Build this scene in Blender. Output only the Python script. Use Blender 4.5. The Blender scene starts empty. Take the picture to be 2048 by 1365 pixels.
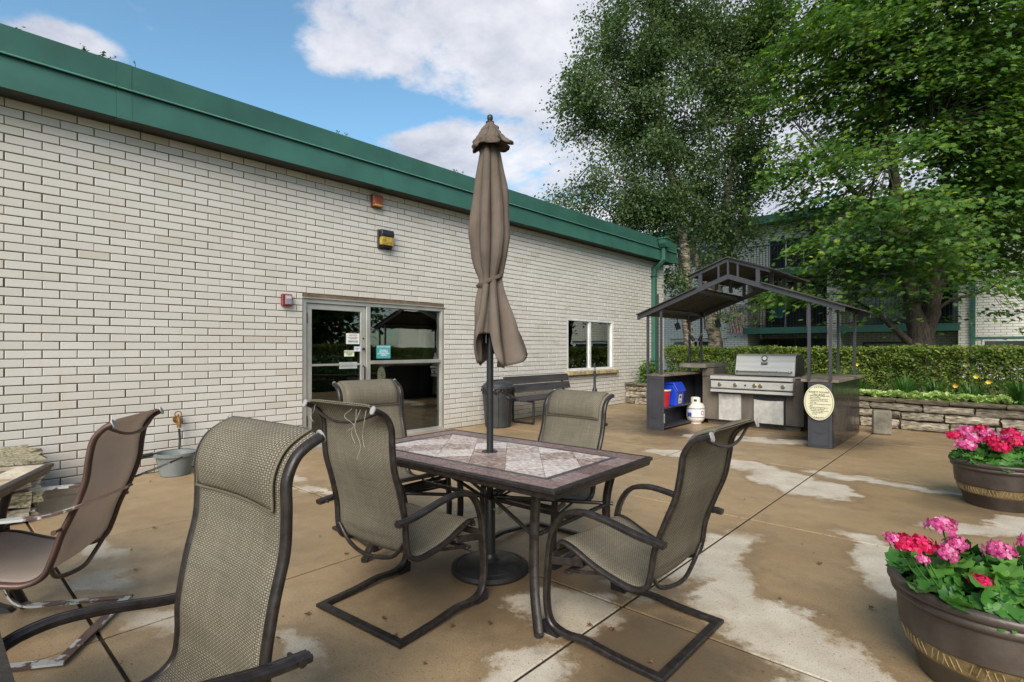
import bpy, math, random
import numpy as np
from mathutils import Vector, Matrix, noise as mnoise
sc = bpy.context.scene
C = sc.collection
rad = math.radians
# ------------------------------------------------------------------ camera, sky, sun, exposure
YAW = rad(42)
cam_d = bpy.data.cameras.new("camera"); cam = bpy.data.objects.new("camera", cam_d); C.objects.link(cam)
cam_d.sensor_width = 36; cam_d.lens = 1074/2048*36; cam_d.shift_y = 14.5/2048
cam_d.clip_start = .05; cam_d.clip_end = 600
cam.location = (0, 0, 1.33); cam.rotation_euler = (rad(90), 0, YAW)
sc.camera = cam
SUN_EL, SUN_AZ = 36, 147          # azimuth measured clockwise from +Y
SKY_STRENGTH, SUN_STRENGTH, EXPOSURE = .10, 2.5, 1.10
sc.view_settings.view_transform = 'Standard'; sc.view_settings.look = 'None'
sc.view_settings.gamma = 1; sc.view_settings.exposure = EXPOSURE; sc.view_settings.use_curve_mapping = False
sun_d = bpy.data.lights.new("sun", 'SUN'); sun = bpy.data.objects.new("sun", sun_d); C.objects.link(sun)
sun_d.energy = SUN_STRENGTH; sun_d.angle = rad(40); sun_d.color = (1, .92, .80)
sdir = Vector((math.sin(rad(SUN_AZ))*math.cos(rad(SUN_EL)), math.cos(rad(SUN_AZ))*math.cos(rad(SUN_EL)), math.sin(rad(SUN_EL))))
sun.rotation_euler = sdir.to_track_quat('Z', 'Y').to_euler(); sun.location = sdir*50
sc.cycles.max_bounces = 8; sc.cycles.transparent_max_bounces = 12
sc.cycles.use_denoising = True

class NT:
    """tiny node-tree helper"""
    def __init__(s, nt): s.nt = nt; s.n = nt.nodes; s.l = nt.links
    def new(s, t, **kw):
        n = s.n.new(t)
        for k, v in kw.items(): setattr(n, k, v)
        return n
    def put(s, sock, v):
        if v is None: return
        if isinstance(v, bpy.types.NodeSocket): s.l.new(v, sock)
        else: sock.default_value = v
    def math(s, op, a, b=None, c=None, clamp=False):
        n = s.new('ShaderNodeMath', operation=op, use_clamp=clamp)
        s.put(n.inputs[0], a); s.put(n.inputs[1], b)
        if c is not None: s.put(n.inputs[2], c)
        return n.outputs[0]
    def vmath(s, op, a, b=None, scale=None):
        n = s.new('ShaderNodeVectorMath', operation=op)
        s.put(n.inputs[0], a)
        if b is not None: s.put(n.inputs[1], b)
        if scale is not None: s.put(n.inputs['Scale'], scale)
        return n.outputs['Value'] if op in ('LENGTH', 'DOT_PRODUCT', 'DISTANCE') else n.outputs[0]
    def mix(s, f, a, b, blend='MIX'):
        n = s.new('ShaderNodeMix', data_type='RGBA', blend_type=blend)
        s.put(n.inputs[0], f); s.put(n.inputs[6], a); s.put(n.inputs[7], b)
        return n.outputs[2]
    def rng(s, v, a, b, c=0., d=1., smooth=False):
        n = s.new('ShaderNodeMapRange', interpolation_type='SMOOTHSTEP' if smooth else 'LINEAR')
        s.put(n.inputs[0], v); n.inputs[1].default_value = a; n.inputs[2].default_value = b
        n.inputs[3].default_value = c; n.inputs[4].default_value = d
        return n.outputs[0]
    def noise(s, vec, scale, detail=3, rough=.55, out=0, dist=0):
        n = s.new('ShaderNodeTexNoise'); s.put(n.inputs['Vector'], vec)
        n.inputs['Scale'].default_value = scale; n.inputs['Detail'].default_value = detail
        n.inputs['Roughness'].default_value = rough; n.inputs['Distortion'].default_value = dist
        return n.outputs[out]
    def coord(s, k='Object'): return s.new('ShaderNodeTexCoord').outputs[k]
    def bump(s, h, strength=.3, dist=.01):
        n = s.new('ShaderNodeBump'); s.put(n.inputs['Height'], h)
        n.inputs['Strength'].default_value = strength; n.inputs['Distance'].default_value = dist
        return n.outputs[0]
def c4(c): return (c[0], c[1], c[2], 1)

# world: physical sky with broken cloud; the cloud banks sit where the photograph has them, noise carries on elsewhere
world = bpy.data.worlds.new("World"); sc.world = world; world.use_nodes = True
W = NT(world.node_tree)
for n in list(W.n): W.n.remove(n)
sky = W.new('ShaderNodeTexSky', sky_type='NISHITA', sun_disc=False)
sky.sun_elevation = rad(SUN_EL); sky.sun_rotation = rad(SUN_AZ); sky.air_density = 1.0; sky.dust_density = .6; sky.ozone_density = 2.2
D = W.coord('Generated')
sep = W.new('ShaderNodeSeparateXYZ'); W.put(sep.inputs[0], D)
zc = W.math('MAXIMUM', sep.outputs[2], .02)
flat = W.new('ShaderNodeCombineXYZ')
zz = W.math('ADD', zc, .22)
W.put(flat.inputs[0], W.math('DIVIDE', sep.outputs[0], zz)); W.put(flat.inputs[1], W.math('DIVIDE', sep.outputs[1], zz))
n1 = W.noise(flat.outputs[0], 3.4, 10, .62, dist=.12)
n0 = W.noise(W.vmath('ADD', flat.outputs[0], (7.3, 2.1, 0)), .55, 3, .5)
def skydir(px, py):
    t = (px-1024)/1074; e = (697-py)/1074
    f = Vector((-math.sin(YAW), math.cos(YAW), 0)); r = Vector((math.cos(YAW), math.sin(YAW), 0))
    return (f + r*t + Vector((0, 0, e))).normalized()
def bank(px, py, w, h, amp):                     # one cloud bank: an ellipse of directions, soft edged
    d = skydir(px, py); side = Vector((d.y, -d.x, 0)).normalized(); up = side.cross(d)
    a = W.math('DIVIDE', W.vmath('DOT_PRODUCT', D, tuple(side)), w/1074)
    b = W.math('DIVIDE', W.vmath('DOT_PRODUCT', D, tuple(up)), h/1074)
    q = W.math('ADD', W.math('MULTIPLY', a, a), W.math('MULTIPLY', b, b))
    fr = W.math('GREATER_THAN', W.vmath('DOT_PRODUCT', D, tuple(d)), 0.)
    return W.math('MULTIPLY', W.math('MULTIPLY', W.rng(q, 0, 1.6, amp, 0, True), fr), 1.)
banks = [(900, 90, 280, 80, .13), (1060, 60, 200, 110, .10), (800, 20, 300, 40, .07), (680, 100, 90, 45, .16), (150, 95, 80, 34, .10), (730, 125, 90, 40, .10), (930, 300, 150, 55, .27), (150, 95, 80, 34, .30),
         (620, 40, 60, 36, .10), (1500, 200, 420, 420, .30), (1000, 215, 70, 16, .12), (260, 120, 360, 200, -.24), (560, 230, 240, 100, -.26), (800, 225, 200, 34, -.22), (1060, 340, 120, 60, -.1), (520, 30, 90, 60, -.1)]
acc = W.rng(n0, .3, .7, .04, .20)
for bk in banks: acc = W.math('ADD', acc, bank(*bk))
dens = W.math('ADD', W.math('ADD', W.math('MULTIPLY', W.math('SUBTRACT', n1, .5), 1.35), .5), acc)
cov = W.rng(dens, .52, .80, 0, 1, True)
fine = W.noise(flat.outputs[0], 3.2, 8, .6)
shade = W.rng(W.math('ADD', fine, W.math('MULTIPLY', n0, .5)), .58, .92, 1., .5)
cloudc = W.mix(W.rng(shade, .5, 1.0), (.24, .255, .305, 1), (.48, .475, .495, 1))
skyc = W.vmath('SCALE', sky.outputs[0], scale=SKY_STRENGTH)
skyc = W.mix(1.0, skyc, (.80, 1.0, .95, 1), 'MULTIPLY')
em = W.mix(W.math('MULTIPLY', cov, .93), skyc, cloudc)
bg = W.new('ShaderNodeBackground'); W.put(bg.inputs[0], em); bg.inputs[1].default_value = 1.0
wo = W.new('ShaderNodeOutputWorld'); W.l.new(bg.outputs[0], wo.inputs[0])

# ------------------------------------------------------------------ helpers
R = random.Random(7)
NP = np.random.default_rng(11)
def mat(name, col, rough=.55, metal=0., var=.12, vs=6., det=4, bump=0., bs=60., col2=None, coord='Object', spec=.5, streak=None, objvar=0.):
    m = bpy.data.materials.new(name); m.use_nodes = True; t = NT(m.node_tree)
    b = t.n['Principled BSDF']; co = t.coord(coord)
    if streak: co2 = t.vmath('MULTIPLY', co, streak)
    else: co2 = co
    nz = t.noise(co2, vs, det, .6)
    dk = tuple(max(0, c*(1-var*1.6)) for c in col); lt = tuple(min(1, c*(1+var)) for c in col) if col2 is None else col2
    k = t.mix(t.rng(nz, .32, .68), c4(dk), c4(lt))
    if objvar:
        oi = t.new('ShaderNodeObjectInfo').outputs['Random']
        k = t.mix(1., k, t.mix(oi, (1-objvar,)*3+(1,), (1+objvar*.4,)*3+(1,)), 'MULTIPLY')
    t.put(b.inputs['Base Color'], k); b.inputs['Metallic'].default_value = metal
    t.put(b.inputs['Roughness'], t.rng(t.noise(co, vs*2.3, 3), .3, .7, max(.03, rough-.08), min(1, rough+.08)))
    b.inputs['Specular IOR Level'].default_value = spec
    if bump: t.put(b.inputs['Normal'], t.bump(t.noise(co2 if streak else co, bs, 4, .6), bump, .01))
    return m
def flatmat(name, col, rough=.6, emit=0.):
    m = bpy.data.materials.new(name); m.use_nodes = True; b = m.node_tree.nodes['Principled BSDF']
    b.inputs['Base Color'].default_value = c4(col); b.inputs['Roughness'].default_value = rough
    if emit: b.inputs['Emission Color'].default_value = c4(col); b.inputs['Emission Strength'].default_value = emit
    return m
def link(name, me, m=None, parent=None, loc=None, rz=None):
    o = bpy.data.objects.new(name, me); C.objects.link(o)
    if m is not None and me is not None and not me.materials: me.materials.append(m)
    if parent is not None: o.parent = parent
    if loc is not None: o.location = loc
    if rz is not None: o.rotation_euler = (0, 0, rz)
    return o
def tag(o, label=None, cat=None, group=None, kind=None):
    if label: o['label'] = label
    if cat: o['category'] = cat
    if group: o['group'] = group
    if kind: o['kind'] = kind
    return o
def thing(name, label, cat, loc=(0, 0, 0), rz=0., group=None, kind=None):
    o = bpy.data.objects.new(name, None); C.objects.link(o); o.location = loc; o.rotation_euler = (0, 0, rz)
    o.empty_display_size = .1
    return tag(o, label, cat, group, kind)
def kids(o): return [c for c in C.objects if c.parent == o]
def copy_tree(o, loc=None, rz=None, parent=None, label=None):
    c = o.copy(); C.objects.link(c); c.parent = parent
    for ch in list(o.children): copy_tree(ch, parent=c)
    if loc is not None: c.location = loc
    if rz is not None: c.rotation_euler = (0, 0, rz)
    if label: c['label'] = label
    return c
class MB:
    """collects shapes and links them as one mesh object"""
    def __init__(s): s.v = []; s.f = []; s.uv = {}
    def add(s, vs, fs):
        k = len(s.v); s.v += [tuple(v) for v in vs]; s.f += [tuple(i+k for i in f) for f in fs]; return s
    def box(s, x0, x1, y0, y1, z0, z1, M=None):
        vs = [Vector(p) for p in ((x0,y0,z0),(x1,y0,z0),(x1,y1,z0),(x0,y1,z0),(x0,y0,z1),(x1,y0,z1),(x1,y1,z1),(x0,y1,z1))]
        if M is not None: vs = [M @ v for v in vs]
        return s.add(vs, [(0,3,2,1),(4,5,6,7),(0,1,5,4),(1,2,6,5),(2,3,7,6),(3,0,4,7)])
    def bar(s, a, b, w, h, up=(0, 0, 1), ext=0):                     # rectangular bar a->b, width w (sideways), height h (along up)
        a = Vector(a); b = Vector(b); d = (b-a).normalized(); a = a-d*ext; b = b+d*ext
        u = Vector(up); sd = d.cross(u)
        if sd.length < 1e-4: sd = d.cross(Vector((0, 1, 0)))
        sd.normalize(); u = sd.cross(d)
        vs = [p + sd*(x*w/2) + u*(y*h/2) for p in (a, b) for x, y in ((-1,-1),(1,-1),(1,1),(-1,1))]
        return s.add(vs, [(0,3,2,1),(4,5,6,7),(0,1,5,4),(1,2,6,5),(2,3,7,6),(3,0,4,7)])
    def tube(s, pts, r, n=8, r2=None, up=None, cap=True, taper=None, prof=None):
        """swept section; r along 'side', r2 along 'up' (elliptical), taper = list of scales"""
        pts = [Vector(p) for p in pts]; r2 = r if r2 is None else r2
        m = len(pts); rings = []; U = None
        for i, p in enumerate(pts):
            if i == 0: t = pts[1]-p
            elif i == m-1: t = p-pts[-2]
            else: t = (pts[i+1]-p).normalized() + (p-pts[i-1]).normalized()
            t.normalize()
            if up is not None: u = Vector(up)
            else: u = U if U is not None else (Vector((0, 0, 1)) if abs(t.z) < .9 else Vector((1, 0, 0)))
            sd = t.cross(u)
            if sd.length < 1e-5: sd = t.cross(Vector((.3, 1, .2)))
            sd.normalize(); u = sd.cross(t).normalized(); U = u
            k = 1 if taper is None else taper[i]
            ks = ku = k
            if 0 < i < m-1:                                   # mitre sharp corners
                t1 = (p-pts[i-1]).normalized(); t2 = (pts[i+1]-p).normalized(); ax = t1.cross(t2)
                ca = max(.5, math.cos(t1.angle(t2, 0)/2))
                if abs(ax.dot(u)) > abs(ax.dot(sd)): ks = k/ca
                else: ku = k/ca
            if prof: rings.append([p + sd*(a*ks) + u*(b*ku) for a, b in prof])
            else: rings.append([p + sd*(math.cos(2*math.pi*j/n)*r*ks) + u*(math.sin(2*math.pi*j/n)*r2*ku) for j in range(n)])
        if prof: n = len(prof)
        vs = [v for rg in rings for v in rg]
        fs = [(i*n+j, i*n+(j+1) % n, (i+1)*n+(j+1) % n, (i+1)*n+j) for i in range(m-1) for j in range(n)]
        if cap: fs += [tuple(range(n-1, -1, -1)), tuple((m-1)*n+j for j in range(n))]
        return s.add(vs, fs)
    def lathe(s, prof, n=24, c=(0, 0, 0), sx=1, sy=1, cap=True):
        m = len(prof); vs = [(c[0]+r*sx*math.cos(2*math.pi*j/n), c[1]+r*sy*math.sin(2*math.pi*j/n), c[2]+z) for r, z in prof for j in range(n)]
        fs = [(i*n+j, i*n+(j+1) % n, (i+1)*n+(j+1) % n, (i+1)*n+j) for i in range(m-1) for j in range(n)]
        if cap: fs += [tuple(range(n-1, -1, -1)), tuple((m-1)*n+j for j in range(n))]
        return s.add(vs, fs)
    def prism(s, poly, h0, h1, axis='z'):
        """extrude a 2-D polygon; axis z: poly=(x,y); axis y: poly=(x,z); axis x: poly=(y,z)"""
        def P(a, b, h): return {'z': (a, b, h), 'y': (a, h, b), 'x': (h, a, b)}[axis]
        n = len(poly); vs = [P(a, b, h0) for a, b in poly] + [P(a, b, h1) for a, b in poly]
        return s.add(vs, [tuple(range(n-1, -1, -1)), tuple(range(n, 2*n))] + [(i, (i+1) % n, n+(i+1) % n, n+i) for i in range(n)])
    def mesh(s, name, smooth=None, bevel=0., fix=True):
        me = bpy.data.meshes.new(name); me.from_pydata(s.v, [], s.f); me.update()
        import bmesh
        if fix or bevel:
            bm = bmesh.new(); bm.from_mesh(me)
            bmesh.ops.recalc_face_normals(bm, faces=bm.faces)
            if bevel:
                es = [e for e in bm.edges if len(e.link_faces) == 2 and e.calc_face_angle(0) > .6]
                bmesh.ops.bevel(bm, geom=es, offset=bevel, segments=1, affect='EDGES', clamp_overlap=True)
            bm.to_mesh(me); bm.free()
        if smooth:
            me.shade_smooth(); me.set_sharp_from_angle(angle=rad(smooth))
        return me
    def build(s, name, m, parent=None, smooth=None, bevel=0., fix=True, loc=None, rz=None):
        return link(name, s.mesh(name, smooth, bevel, fix), m, parent, loc, rz)
def npmesh(name, V, k, faces, m, parent=None, smooth=False):
    """V: (N,k,3) copies of a k-vertex shape with local faces"""
    N = V.shape[0]; V = V.reshape(-1, 3).astype(np.float32)
    me = bpy.data.meshes.new(name); me.vertices.add(N*k); me.vertices.foreach_set('co', V.ravel())
    L = np.concatenate([np.array(f) for f in faces]); ln = np.array([len(f) for f in faces])
    idx = (np.arange(N)[:, None]*k + L[None, :]).astype(np.int32).ravel()
    me.loops.add(len(idx)); me.loops.foreach_set('vertex_index', idx)
    tot = np.tile(ln, N); st = np.concatenate([[0], np.cumsum(tot)[:-1]]).astype(np.int32)
    me.polygons.add(len(tot)); me.polygons.foreach_set('loop_start', st)
    me.update(calc_edges=True); me.validate()
    if smooth: me.shade_smooth()
    return link(name, me, m, parent)
LEAF_SHAPES = {
 'oval': (np.array([(0,-.5,0),(.24,-.12,.05),(.2,.22,.04),(0,.5,-.04),(-.2,.22,.04),(-.24,-.12,.05)]), [(0,1,2,3),(0,3,4,5)]),
 'birch': (np.array([(0,-.5,0),(.36,-.05,.04),(0,.5,-.05),(-.36,-.05,.04)]), [(0,1,2),(0,2,3)]),
 'maple': (np.array([(0,-.45,0),(.2,-.3,.03),(.5,-.12,-.03),(.27,.02,.03),(.42,.33,-.03),(.14,.2,.02),(0,.55,-.05),(-.14,.2,.02),(-.42,.33,-.03),(-.27,.02,.03),(-.5,-.12,-.03),(-.2,-.3,.03)]), [(0,1,2,3,4,5,6),(0,6,7,8,9,10,11)]),
 'round': (np.array([(0,-.15,-.1)]+[(.5*math.cos(a)*(1+.10*(-1)**i), .5*math.sin(a)*(1+.10*(-1)**i), .07*math.sin(a*3)+.05*(-1)**i) for i, a in enumerate(np.linspace(-math.pi/2+.2, 1.5*math.pi-.2, 18))]), [(0,i,i+1) for i in range(1, 18)]),
}
def leaf_verts(P, size, shape, nrm=None, tilt=.6, rng=NP, droop=0.):
    """orient one leaf per point: normals around nrm (default up) with random tilt"""
    base, faces = LEAF_SHAPES[shape]; N = len(P)
    n = np.tile(np.array([0, 0, 1.]), (N, 1)) if nrm is None else np.array(nrm, float)
    n = n + rng.normal(0, tilt, (N, 3)); n /= np.linalg.norm(n, axis=1)[:, None]+1e-9
    t = rng.normal(0, 1, (N, 3)); t[:, 2] -= droop; t -= n*(t*n).sum(1)[:, None]; t /= np.linalg.norm(t, axis=1)[:, None]+1e-9
    b = np.cross(t, n)
    s = (size*(.65+.7*rng.random(N)))[:, None, None] if np.isscalar(size) else size[:, None, None]
    V = P[:, None, :] + s*(base[None, :, 0, None]*b[:, None, :] + base[None, :, 1, None]*t[:, None, :] + base[None, :, 2, None]*n[:, None, :])
    return V, len(base), faces
def leafmat(name, cols, trans=.35, rough=.5, spray=0.):
    m = bpy.data.materials.new(name); m.use_nodes = True; t = NT(m.node_tree); b = t.n['Principled BSDF']
    g = t.new('ShaderNodeNewGeometry'); r = g.outputs['Random Per Island']
    ramp = t.new('ShaderNodeValToRGB'); e = ramp.color_ramp.elements
    for i, (p, c) in enumerate(cols):
        x = e[i] if i < 2 else e.new(p)
        x.position = p; x.color = c4(c)
    co = t.coord('Object')
    if spray: r = t.math('ADD', t.math('MULTIPLY', r, .40), t.rng(t.noise(co, spray, 3, .6), .38, .72, 0, .62))
    t.put(ramp.inputs[0], r); col = ramp.outputs[0]; col = t.mix(t.rng(t.noise(co, 1.1, 2), .35, .65), t.mix(1., col, (.72, .76, .7, 1), 'MULTIPLY'), col)
    t.put(b.inputs['Base Color'], col); b.inputs['Roughness'].default_value = rough; b.inputs['Specular IOR Level'].default_value = .35
    tr = t.new('ShaderNodeBsdfTranslucent'); t.put(tr.inputs[0], t.mix(1., col, (1.25, 1.3, .6, 1), 'MULTIPLY'))
    mx = t.new('ShaderNodeMixShader'); mx.inputs[0].default_value = trans
    t.l.new(b.outputs[0], mx.inputs[1]); t.l.new(tr.outputs[0], mx.inputs[2]); t.l.new(mx.outputs[0], t.n['Material Output'].inputs[0])
    return m
def text_mesh(body, size, m, name, parent=None, M=None, align='CENTER', extr=0., spacing=1., lspace=1.0, bold=0.):
    cu = bpy.data.curves.new('lettering', 'FONT'); cu.body = body; cu.size = size; cu.align_x = align; cu.align_y = 'CENTER'
    cu.extrude = extr; cu.space_line = lspace; cu.resolution_u = 2; cu.space_character = spacing; cu.offset = bold
    o = bpy.data.objects.new('lettering', cu); C.objects.link(o)
    dg = bpy.context.evaluated_depsgraph_get(); me = bpy.data.meshes.new_from_object(o.evaluated_get(dg))
    bpy.data.objects.remove(o)
    if M is not None: me.transform(M)
    me.materials.clear()
    return link(name, me, m, parent)
def frame_M(o, x, y):
    """matrix whose local x,y map to the given world directions, at origin o"""
    x = Vector(x).normalized(); y = Vector(y).normalized(); z = x.cross(y)
    return Matrix(((x.x, y.x, z.x, o[0]), (x.y, y.y, z.y, o[1]), (x.z, y.z, z.z, o[2]), (0, 0, 0, 1)))
def spline(pts, n=6):
    """Catmull-Rom through pts"""
    P = [Vector(p) for p in pts]; P = [P[0]*2-P[1]] + P + [P[-1]*2-P[-2]]; out = []
    for i in range(1, len(P)-2):
        a, b, c, d = P[i-1], P[i], P[i+1], P[i+2]
        for k in range(n):
            t = k/n; out.append(.5*((2*b) + (c-a)*t + (2*a-5*b+4*c-d)*t*t + (3*b-a-3*c+d)*t**3))
    out.append(P[-2]); return out
def fillet(pts, r, n=5):
    """polyline with rounded corners"""
    P = [Vector(p) for p in pts]; out = [P[0]]
    for i in range(1, len(P)-1):
        a = (P[i-1]-P[i]); b = (P[i+1]-P[i]); k = min(r, a.length*.48, b.length*.48)
        p0 = P[i]+a.normalized()*k; p2 = P[i]+b.normalized()*k
        for j in range(n+1):
            t = j/n; out.append(p0*(1-t)**2 + P[i]*2*t*(1-t) + p2*t*t)
    out.append(P[-1]); return out
def proj(p):
    d = -p[0]*math.sin(YAW)+p[1]*math.cos(YAW); r = p[0]*math.cos(YAW)+p[1]*math.sin(YAW)
    return (1024+1074*r/d, 697+1074*(1.33-p[2])/d, d) if d > .05 else (9e9, 9e9, d)
# ------------------------------------------------------------------ materials
M_green = mat('green_metal', (.032, .108, .080), .42, .0, .14, 1.6, 6, .03, 150)
M_soffit = mat('soffit_dark', (.035, .04, .035), .7)
M_mortar = mat('mortar', (.145, .105, .070), .95, 0, .25, 9, 5, .4, 120)
def brickmat():
    m = bpy.data.materials.new('painted_brick'); m.use_nodes = True; t = NT(m.node_tree); b = t.n['Principled BSDF']
    geo = t.new('ShaderNodeNewGeometry'); oi = t.new('ShaderNodeObjectInfo')
    r = t.math('FRACT', t.math('ADD', geo.outputs['Random Per Island'], t.math('MULTIPLY', oi.outputs['Random'], 7.13)))
    pos = geo.outputs['Position']
    base = t.mix(t.rng(r, 0, 1), (.52, .492, .455, 1), (.575, .55, .518, 1))
    base = t.mix(t.rng(r, .95, .97), base, (.49, .455, .395, 1))
    grime = t.noise(pos, .8, 5, .6); base = t.mix(t.rng(grime, .42, .75, 0, .45), base, (.43, .395, .33, 1))
    spk = t.noise(pos, 75, 3, .7); base = t.mix(t.rng(spk, .60, .78, 0, .35), base, (.42, .37, .29, 1))
    stv = t.noise(t.vmath('MULTIPLY', pos, (1, 5, .5)), 1.3, 4, .6)      # rusty run-down marks
    base = t.mix(t.rng(stv, .60, .80, 0, .30), base, (.50, .42, .30, 1))
    sp = t.new('ShaderNodeSeparateXYZ'); t.put(sp.inputs[0], pos)
    low = t.math('ADD', sp.outputs[2], t.rng(t.noise(pos, 2.5, 4), .3, .7, -.18, .18))
    base = t.mix(t.rng(low, .0, .40, .55, 0), base, (.42, .37, .29, 1))
    t.put(b.inputs['Base Color'], base); b.inputs['Roughness'].default_value = .62
    t.put(b.inputs['Normal'], t.bump(t.math('ADD', t.noise(pos, 260, 3), t.noise(pos, 30, 3)), .25, .004))
    return m
M_brick = brickmat()
M_alu = mat('aluminium_frame', (.47, .46, .43), .38, .55, .12, 3)
M_alu_dk = mat('dark_hardware', (.05, .05, .05), .4, .6)
M_white = mat('white_vinyl', (.62, .63, .62), .45)
def glassmat(name, tint=.5, ior=1.55):
    m = bpy.data.materials.new(name); m.use_nodes = True; t = NT(m.node_tree); t.n.remove(t.n['Principled BSDF'])
    fr = t.new('ShaderNodeFresnel'); fr.inputs[0].default_value = ior
    gl = t.new('ShaderNodeBsdfGlossy'); gl.inputs['Roughness'].default_value = 0.01; gl.inputs[0].default_value = (.95, 1, .97, 1)
    tr = t.new('ShaderNodeBsdfTransparent'); tr.inputs[0].default_value = (tint, tint*1.04, tint, 1)
    nz = t.noise(t.coord('Object'), 1.2, 2); t.put(gl.inputs['Normal'], t.bump(nz, .05, .02))
    mx = t.new('ShaderNodeMixShader'); t.put(mx.inputs[0], t.math('MULTIPLY', fr.outputs[0], 2.6, clamp=True)); t.l.new(tr.outputs[0], mx.inputs[1]); t.l.new(gl.outputs[0], mx.inputs[2])
    t.l.new(mx.outputs[0], t.n['Material Output'].inputs[0]); return m
M_glass = glassmat('window_glass')
M_dark = mat('dark_room', (.02, .019, .018), .8)
M_black = mat('black_metal', (.021, .021, .025), .42, .2, .2, 5)
M_bronze = mat('bronze_frame', (.030, .024, .022), .38, .35, .3, 30, 6, .08, 80, col2=(.044, .036, .033))
M_concrete_dk = mat('stained_concrete', (.115, .095, .078), .8, 0, .3, 4, 6, .3, 70, streak=(1, 1, .35))
M_steel = mat('stainless_steel', (.56, .55, .53), .5, .45, .1, 3, 4, .02, 60, streak=(.2, 3, 6))
M_steel2 = mat('spotted_steel', (.60, .58, .55), .45, .4, .14, 9, 6)
M_stone = mat('limestone', (.27, .215, .145), .9, 0, .55, 6, 7, 1., 28, col2=(.58, .50, .38), objvar=.5)
M_cap = mat('wall_cap_stone', (.135, .115, .085), .92, 0, .5, 6, 6, .9, 30, col2=(.24, .19, .12), objvar=.3)
M_mossy = mat('mossy_stone', (.16, .15, .05), .9, 0, .4, 14, 6, 1., 30, col2=(.48, .42, .29))
M_soil = mat('soil', (.035, .026, .018), .95, 0, .3, 14, 5, .8, 40)

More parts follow.
